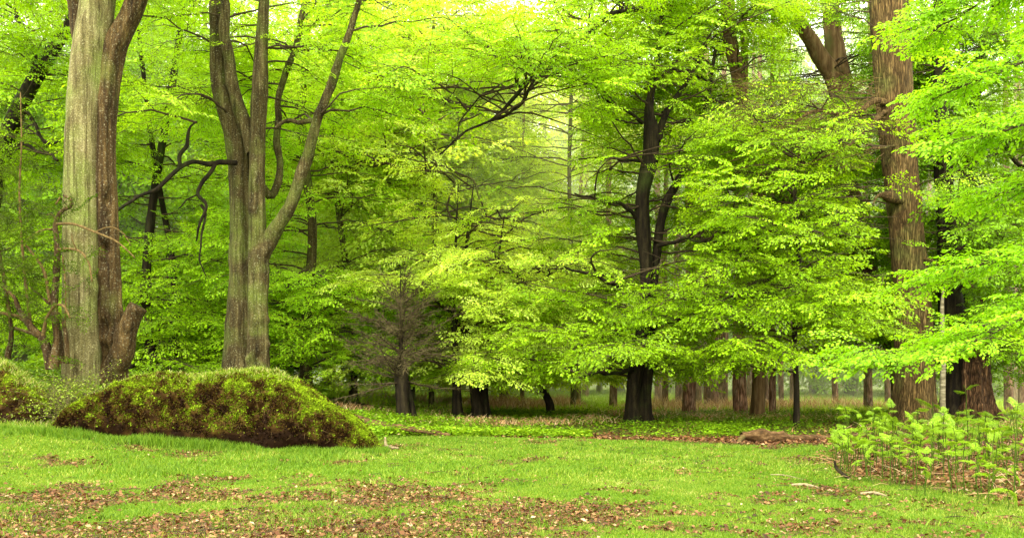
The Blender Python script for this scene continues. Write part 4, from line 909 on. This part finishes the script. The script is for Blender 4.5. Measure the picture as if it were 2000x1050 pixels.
def bramble():
    org = np.array([-9.6, 19.3, float(gz(-9.6, 19.3))])
    root = thing('bramble_bush', 'twiggy pale bramble thicket between the mossy bank and the long mound', 'bush', org)
    b = MB(); B, D = [], []
    for k in range(620):
        px = random.gauss(135, 60); Y = random.uniform(18.1, 20.2); s = P(px, 740, Y); s[2] = float(gz(s[0], s[1])); p = s; pts = [p]
        lim = .95*math.exp(-((px-130)/115)**2)+.15
        az = random.uniform(0, 6.28); e = random.uniform(.7, 1.5); L = random.uniform(.5, 1.25)*lim*1.3; n = 8
        for i in range(n):
            e -= random.uniform(0, .3); az += random.gauss(0, .35)
            p = p+np.array([math.cos(az)*math.cos(e), math.sin(az)*math.cos(e), math.sin(e)])*L/n; pts.append(p)
            for _ in range(2):
                if i > 1 and random.random() < .75: B.append(p+rng.normal(0, .03, 3)); D.append(rng.normal(0, 1, 3))
        tube(b, pts, np.linspace(.007, .002, n+1), 3, None, 0, cap=False)
    B, D = np.array(B), np.array(D); n = len(B); ln = rng.uniform(.03, .065, n)
    v, q, k = leaves_geo(B, D, np.c_[rng.normal(0, .5, n), rng.normal(0, .5, n), np.ones(n)], ln, ln*.75); b.add(v, q, None, 1, np.repeat(rng.uniform(0, 1, n), k))
    b.build('foliage', [M['twig_pink'], M['bramble']], root, org)
bramble()

# ------------------------------------------------------------------ bracken plants, copied
def frond_mesh(L, curl=.4, seed=0):
    random.seed(seed); mb = MB(); n = 15; pts = [np.zeros(3)]; e = random.uniform(.25, .55); p = np.zeros(3)
    for i in range(n):
        e -= curl*random.uniform(.5, 1.2)/n*2.0; p = p+np.array([math.cos(e), random.gauss(0, .02), math.sin(e)])*L/n; pts.append(p)
    tube(mb, pts, np.linspace(.0032, .001, n+1), 3, None, 1, cap=False)
    B, D, LN = [], [], []
    for i in range(2, n+1):
        t = i/n; w = L*.52*(1-t)**.8*min(1, (t-.05)*5)+.012
        for s in (-1, 1):
            a = s*(1.25-.35*t); d = np.array([math.cos(a), math.sin(a), -.12+random.gauss(0, .12)]); m = max(3, int(w/.011))
            for j in range(m):
                u = (j+.5)/m; q = pts[i]+d*w*u-np.array([0, 0, .18*w*u*u]); ll = .036*(1-u*.75)*(1.1-t*.5)+.006
                for s2 in (-1, 1):
                    b = a+s2*1.15; B.append(q); D.append([math.cos(b), math.sin(b), random.gauss(-.15, .2)]); LN.append(ll)
    B, D, LN = np.array(B), np.array(D), np.array(LN); k = len(B)
    v, q, kk = leaves_geo(B, D, np.tile([0, 0, 1.], (k, 1))+rng.normal(0, .25, (k, 3)), LN, LN*.55)
    mb.add(v, q, None, 0, np.repeat(np.clip(rng.normal(.55, .22, k), 0, 1), kk)); return mb

def brackens():
    protos = []
    frs = []
    for s, (L, c) in enumerate(((.30, .5), (.38, .7), (.24, 1.0), (.34, .35))):
        o = frond_mesh(L, c, s+3).build('frond', [M['fern'], M['fern_stem']]); frs.append(o.data); bpy.data.objects.remove(o)
    stems = []
    for s in range(5):
        random.seed(s+50); mb = MB(); H = 1.0; lx = random.gauss(0, .06); pts = [np.array([lx*t*t, random.gauss(0, .008), t*H]) for t in np.linspace(0, 1, 9)]
        for a in np.linspace(0, 1, 5)[1:]: pts.append(pts[8]+np.array([.05*math.sin(a*4), 0, .04*a+.02*math.sin(a*5)]))
        tube(mb, pts, list(np.linspace(.0085, .005, 9))+list(np.linspace(.004, .002, 4)), 6, None, 0, .1, 9)
        o = mb.build('stem', M['fern_stem'], smooth=True); stems.append(o.data); bpy.data.objects.remove(o)
    random.seed(99); cnt = 0; spots = []
    for _ in range(4000):
        if len(spots) >= 185: break
        py = random.triangular(872, 1010, 900); px = random.uniform(1625, 2060); Y = CAMZ*F/(py-HY)
        if py > 925+(px-1640)*.27+random.uniform(-8, 16): continue
        x = (px-CX)/F*Y
        if any((x-a)**2+(Y-b)**2 < .02 for a, b, _ in spots): continue
        spots.append((x, Y, random.choice((random.uniform(.22, .5), random.uniform(.45, .72), random.uniform(.6, .95)))))
    hand = [(1822, 925, 1.0), (1893, 930, 1.25), (1940, 968, .8), (1980, 985, 1.15), (1690, 930, .65), (1725, 920, .7), (1790, 905, .85), (1860, 948, .8)]
    for px, py, h in hand:
        Y = CAMZ*F/(py-HY); spots.append(((px-CX)/F*Y, Y, h))
    g = 'bracken ferns growing along the right side'
    for x, Y, h in spots:
        z = float(gz(x, Y))-.01
        lab = 'young light green bracken fern on a dark upright stalk at the right'
        if h == 1.25: lab = 'tallest bracken fern, its curled tip rising before the hollow trunk'
        o = thing('bracken_fern', lab, 'fern', (x, Y, z), g if h != 1.25 else None); o.rotation_euler = (random.gauss(0, .06), random.gauss(0, .06), random.uniform(0, 6.28))
        st = bpy.data.objects.new('stem', random.choice(stems)); C.objects.link(st); st.parent = o; st.scale = (1, 1, h)
        nf = random.choice((2, 2, 3, 3, 4)); a0 = random.uniform(0, 6.28)
        for k in range(nf):
            f = bpy.data.objects.new('frond', frs[random.randrange(4)]); C.objects.link(f); f.parent = o
            lv = k//2; f.location = (0, 0, h*(.98-.24*lv-(.05 if k % 2 else 0))); s = random.uniform(.45, .85)*(1+.15*lv)*(.65+.35*h); f.scale = (s, s, s)
            f.rotation_euler = (random.gauss(0, .25), random.gauss(-.15, .4), a0+k*math.pi+lv*1.3+random.gauss(0, .25))
brackens()
random.seed(1234)

# ------------------------------------------------------------------ fallen wood
def log(name, label, pts, rad, mat, seg=20, rings=60, amp=.3, cat='log', kids=(), scl=4.):
    w = [np.array(p, float) for p in pts]; org = w[0]; m = MB(); tube(m, w, rad, seg, rings, 0, amp, scl, 0, 1, 5, (), True)
    if not kids:
        o = m.build(name, mat, None, org, True); tag(o, label, cat); return o
    root = thing(name, label, cat, org); m.build('trunk', mat, root, org, True)
    for kn, kp, kr in kids:
        k = MB(); tube(k, [np.array(p, float) for p in kp], kr, 10, 24, 0, amp, 5); k.build(kn, mat, root, org, True)
    return root
def onground(px, Y, dz=0.):
    x = (px-CX)/F*Y; return np.array([x, Y, float(gz(x, Y))+dz])
log('fallen_log', 'rotting fallen log beside the right end of the mound', [onground(680, 23.2, .22), onground(740, 22.9, .16), onground(800, 22.5, .10), onground(878, 21.8, .05)], [.17, .16, .12, .05], M['dead_wood'], amp=.4, kids=[('branch', [onground(770, 22.6, .12), onground(800, 22.0, .16), onground(845, 21.5, .10)], [.06, .05, .02])])
log('fallen_log', 'long dark fallen log lying in front of the far undergrowth at right', [onground(1448, 19.9, .17), onground(1475, 20, .18), onground(1520, 20.2, .12), onground(1560, 20.4, .08), onground(1640, 20.8, .07), onground(1710, 21.4, .14)], [.07, .13, .12, .07, .05, .04], M['dead_wood'], amp=.7, scl=6., rings=110, seg=30,
    kids=[('branch_stub', [onground(1452, 19.9, .16), onground(1444, 19.5, .08), onground(1452, 19.2, .01)], [.06, .05, .03])])
log('stick', 'dark crooked stick standing among the leftmost bracken', [onground(1659, 12.95, .0), onground(1648, 13, .06), onground(1634, 13.1, .15), onground(1630, 13.1, .26)], [.022, .026, .022, .012], M['bark_dark'], 10, 24, .3, 'stick')
log('stick', 'pale thick stick lying on the lawn, the left one', [onground(1546, 12.25, .015), onground(1572, 12.15, .03), onground(1601, 11.95, .01)], [.018, .026, .014], M['stick'], 10, 24, .3, 'stick')
log('stick', 'pale thick stick lying nearest the bracken, right of the other', [onground(1680, 11.35, .02), onground(1708, 11.3, .03), onground(1732, 11.1, .015)], [.018, .022, .012], M['stick'], 10, 24, .3, 'stick')
log('stick', 'long thin pale twig behind the two thick sticks', [onground(1505, 13.65, .02), onground(1530, 13.5, .03), onground(1572, 13.0, .015)], [.008, .010, .005], M['stick'], 8, 20, .3, 'stick')
log('stick', 'forked pale stick on the grass at the mound foot', [onground(752, 18.4, .22), onground(754, 18.2, .08), onground(762, 18.1, .05), onground(778, 18.0, .04)], [.02, .03, .035, .02], M['stick'], 10, 24, .3, 'stick')

# small litter: dark cones and twigs on the lawn, each too small to matter but many
def twiglets():
    mb = MB()
    x, y = scatter(1500, -13, 10, 8, 20, lambda x, y: lawn(x, y)*(.12+.8*litter(x, y)))
    for a, b in zip(x, y):
        th = random.uniform(0, 6.28); l = random.uniform(.05, .3); z = float(gz(a, b))+.02; p = np.array([a, b, z]); q = p+np.array([math.cos(th), math.sin(th), random.uniform(0, .12)])*l
        tube(mb, [p, (p+q)/2+[random.gauss(0, .02), random.gauss(0, .02), .01], q], [.004, .004, .002], 4, None, 0, cap=False)
    tag(mb.build('fallen_twigs', M['twig']), 'thin dark twigs scattered through the fallen leaves', 'twigs', kind='stuff')
twiglets()

# ------------------------------------------------------------------ plantation trunks beyond
def pines():
    vs = []
    for k in range(4):
        random.seed(200+k); tb = MB(); H = 20; pts = [np.array([random.gauss(0, .05)*t*3, random.gauss(0, .05), t*H-.15]) for t in np.linspace(0, 1, 7)]
        tube(tb, pts, [.24, .21, .19, .17, .14, .10, .05], 18, 60, 0, .10, 3, .35, .6, 5, flute=.03); t = tb.build('trunk', M['pine'], smooth=True); td = t.data; bpy.data.objects.remove(t)
        cb = MB(); st = [np.array([0, 0, z]) for z in rng.uniform(11, 20, 34)]
        bough_set(cb, st, T_XFAR, lambda s: 2.6*(1-(s[2]-11)/14), (.0, .4), (-.3, .1), cull=False, sub_gap=.7, sp_gap=.9, scale=(.5, .9), roll=.6)
        c = cb.build('crown', [M['pine_leaf'], M['twig']]); cd = c.data; bpy.data.objects.remove(c); vs.append((td, cd))
    random.seed(77); spots = []
    hand = [(1300, 798, 15), (1345, 805, 30), (1363, 790, 22), (1390, 795, 34), (1412, 792, 24), (1443, 806, 32), (1508, 806, 16), (1526, 790, 12), (1548, 788, 12), (1630, 792, 14), (1695, 797, 20), (1732, 792, 12), (1968, 798, 20), (1995, 796, 14), (1325, 790, 18), (1285, 786, 16), (1200, 796, 18), (1130, 786, 12), (1020, 790, 10)]
    for px, py, w in hand:
        Y = min(CAMZ*F/(py-HY), 58); spots.append((px, Y, w/F*Y/.56))
    for _ in range(4000):
        if len(spots) >= 95: break
        Y = random.uniform(38, 92)**1.0; px = random.uniform(640, 2120) if random.random() < .85 else random.uniform(-100, 640)
        if px < 1180 and Y < 52: continue
        x = (px-CX)/F*Y
        if any(((a-CX)/F*b-x)**2+(b-Y)**2 < 3.2 for a, b, _ in spots): continue
        spots.append((px, Y, random.uniform(.6, 1.0)))
    for px, Y, s in spots:
        x = (px-CX)/F*Y; z = float(gz(x, Y))
        o = thing('pine_tree', 'reddish straight pine trunk in the plantation beyond the clearing', 'tree', (x, Y, z), 'pine trunks standing beyond the clearing'); o.rotation_euler = (random.gauss(0, .012), random.gauss(0, .012), random.uniform(0, 6.28))
        td, cd = random.choice(vs)
        t = bpy.data.objects.new('trunk', td); C.objects.link(t); t.parent = o; t.scale = (s, s, 1)
        if 900 < px < 1300 and Y > 54:
            c = bpy.data.objects.new('crown', cd); C.objects.link(c); c.parent = o
pines()

def fillers():
    vs = []
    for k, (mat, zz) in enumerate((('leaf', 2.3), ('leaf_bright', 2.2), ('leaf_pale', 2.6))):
        random.seed(300+k); tb = MB(); pts = [np.array([random.gauss(0, .25)*t, random.gauss(0, .25)*t, t*13.5-.2]) for t in np.linspace(0, 1, 7)]
        tube(tb, pts, [.26, .21, .18, .15, .11, .07, .03], 16, 50, 0, .12, 2, .4, .7, 5, flute=.04); t = tb.build('trunk', M['beech_mid'], smooth=True); td = t.data; bpy.data.objects.remove(t)
        cb = MB(); st = [np.array([0, 0, z]) for z in rng.uniform(zz-1.0, 13.5, 84)]
        bough_set(cb, st, T_FAR, lambda s: 5.2*(1-.65*max(0, (s[2]-3)/13)), (.05, .45), (-.5, 0), cull=False, scale=(.9, 1.4), tone0=.5, tspread=.3, sub_gap=.55, sp_gap=.7)
        c = cb.build('crown', [M[mat], M['twig']]); cd = c.data; bpy.data.objects.remove(c); vs.append((td, cd))
    random.seed(5)
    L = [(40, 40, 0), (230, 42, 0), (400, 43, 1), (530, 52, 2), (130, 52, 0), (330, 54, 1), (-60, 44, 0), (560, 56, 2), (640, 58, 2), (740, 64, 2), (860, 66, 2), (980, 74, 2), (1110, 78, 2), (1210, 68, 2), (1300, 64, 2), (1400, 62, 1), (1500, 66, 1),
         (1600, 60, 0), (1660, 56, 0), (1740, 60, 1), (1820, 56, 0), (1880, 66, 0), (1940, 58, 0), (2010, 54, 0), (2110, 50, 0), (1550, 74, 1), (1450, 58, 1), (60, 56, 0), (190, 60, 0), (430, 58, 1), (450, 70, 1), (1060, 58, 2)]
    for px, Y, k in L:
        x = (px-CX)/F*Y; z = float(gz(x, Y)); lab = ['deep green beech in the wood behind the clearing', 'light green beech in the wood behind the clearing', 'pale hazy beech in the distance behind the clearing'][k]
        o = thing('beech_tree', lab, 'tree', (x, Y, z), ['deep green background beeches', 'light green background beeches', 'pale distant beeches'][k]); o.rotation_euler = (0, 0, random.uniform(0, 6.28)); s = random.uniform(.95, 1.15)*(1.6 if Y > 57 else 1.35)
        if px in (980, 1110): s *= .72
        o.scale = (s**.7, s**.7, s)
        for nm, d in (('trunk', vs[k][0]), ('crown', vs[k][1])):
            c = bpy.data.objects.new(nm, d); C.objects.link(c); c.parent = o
fillers()

def farwood():
    """the wood's far edge, closing the view under the crowns"""
    mb = MB(); N = 60000; x = rng.uniform(-75, 75, N); y = rng.uniform(95, 112, N); z = rng.beta(1.2, 1.6, N)*13
    a = rng.uniform(0, 6.28, N); d = np.stack([np.cos(a), np.sin(a), rng.normal(0, .3, N)], 1); ln = rng.uniform(.4, .8, N)
    v, q, k = leaves_geo(np.stack([x, y, z], 1), d, np.c_[rng.normal(0, .6, N), rng.normal(0, .6, N), np.ones(N)], ln, ln*.7)
    mb.add(v, q, None, 0, np.repeat(np.clip(rng.uniform(0, 1, N), 0, 1), k))
    tag(mb.build('distant_woodland', M['pine_leaf']), 'distant dark wood closing the view beyond the pines', 'woodland', kind='stuff')
farwood()

def haze():
    m, t, N, L = nt('mist'); v = N.new('ShaderNodeVolumeScatter'); v.inputs['Density'].default_value = .015; v.inputs['Color'].default_value = (.98, 1, .68, 1); v.inputs['Anisotropy'].default_value = .2
    o = N.new('ShaderNodeOutputMaterial'); L.new(v.outputs[0], o.inputs['Volume'])
    mb = MB(); x0, x1, y0, y1, z0, z1 = -95, 95, 34.2, 118, -1.5, 32
    V = [(x, y, z) for z in (z0, z1) for y in (y0, y1) for x in (x0, x1)]
    mb.add(V, [(0, 2, 3, 1), (4, 5, 7, 6), (0, 1, 5, 4), (2, 6, 7, 3), (0, 4, 6, 2), (1, 3, 7, 5)])
    tag(mb.build('mist', m), 'thin pale mist hanging between the far trees', 'mist', kind='stuff')
haze()

# ------------------------------------------------------------------ camera, light, world
cam = bpy.data.cameras.new('camera'); co = bpy.data.objects.new('camera', cam); C.objects.link(co)
co.location = (0, 0, CAMZ); co.rotation_euler = (R(90), 0, 0)
cam.sensor_width = 36; cam.lens = 36*F/2000; cam.shift_y = (HY-525)/2000; cam.clip_end = 2000; cam.clip_start = .1
bpy.context.scene.camera = co

EL, AZ = 36, 200      # sun elevation; compass direction it comes from, in degrees (0 = +Y)
sun = bpy.data.lights.new('sun', 'SUN'); so = bpy.data.objects.new('sun', sun); C.objects.link(so)
sun.energy = 5.0; sun.angle = R(16); sun.color = (1, .96, .82)
so.rotation_euler = (R(90-EL), 0, R(180-AZ))
w = bpy.data.worlds.new('World'); bpy.context.scene.world = w; w.use_nodes = True
t = w.node_tree; t.nodes.clear()
sky = t.nodes.new('ShaderNodeTexSky'); sky.sky_type = 'NISHITA'; sky.sun_disc = False
sky.sun_elevation = R(EL); sky.sun_rotation = R(AZ)
mx = t.nodes.new('ShaderNodeMix'); mx.data_type = 'RGBA'; mx.inputs[0].default_value = .85
t.links.new(sky.outputs[0], mx.inputs[6]); mx.inputs[7].default_value = (41, 40, 32, 1)
bg = t.nodes.new('ShaderNodeBackground'); bg.inputs[1].default_value = .15
t.links.new(mx.outputs[2], bg.inputs[0])
o = t.nodes.new('ShaderNodeOutputWorld'); t.links.new(bg.outputs[0], o.inputs[0])

sc = bpy.context.scene
sc.view_settings.view_transform = 'Standard'; sc.view_settings.look = 'None'; sc.view_settings.exposure = 0
sc.cycles.max_bounces = 9; sc.cycles.diffuse_bounces = 7; sc.cycles.transmission_bounces = 7; sc.cycles.glossy_bounces = 2
sc.cycles.sample_clamp_indirect = 6; sc.cycles.volume_bounces = 1
nv = sum(len(m.polygons) for m in bpy.data.meshes); print('POLYS', nv, 'OBJ', len(C.objects))
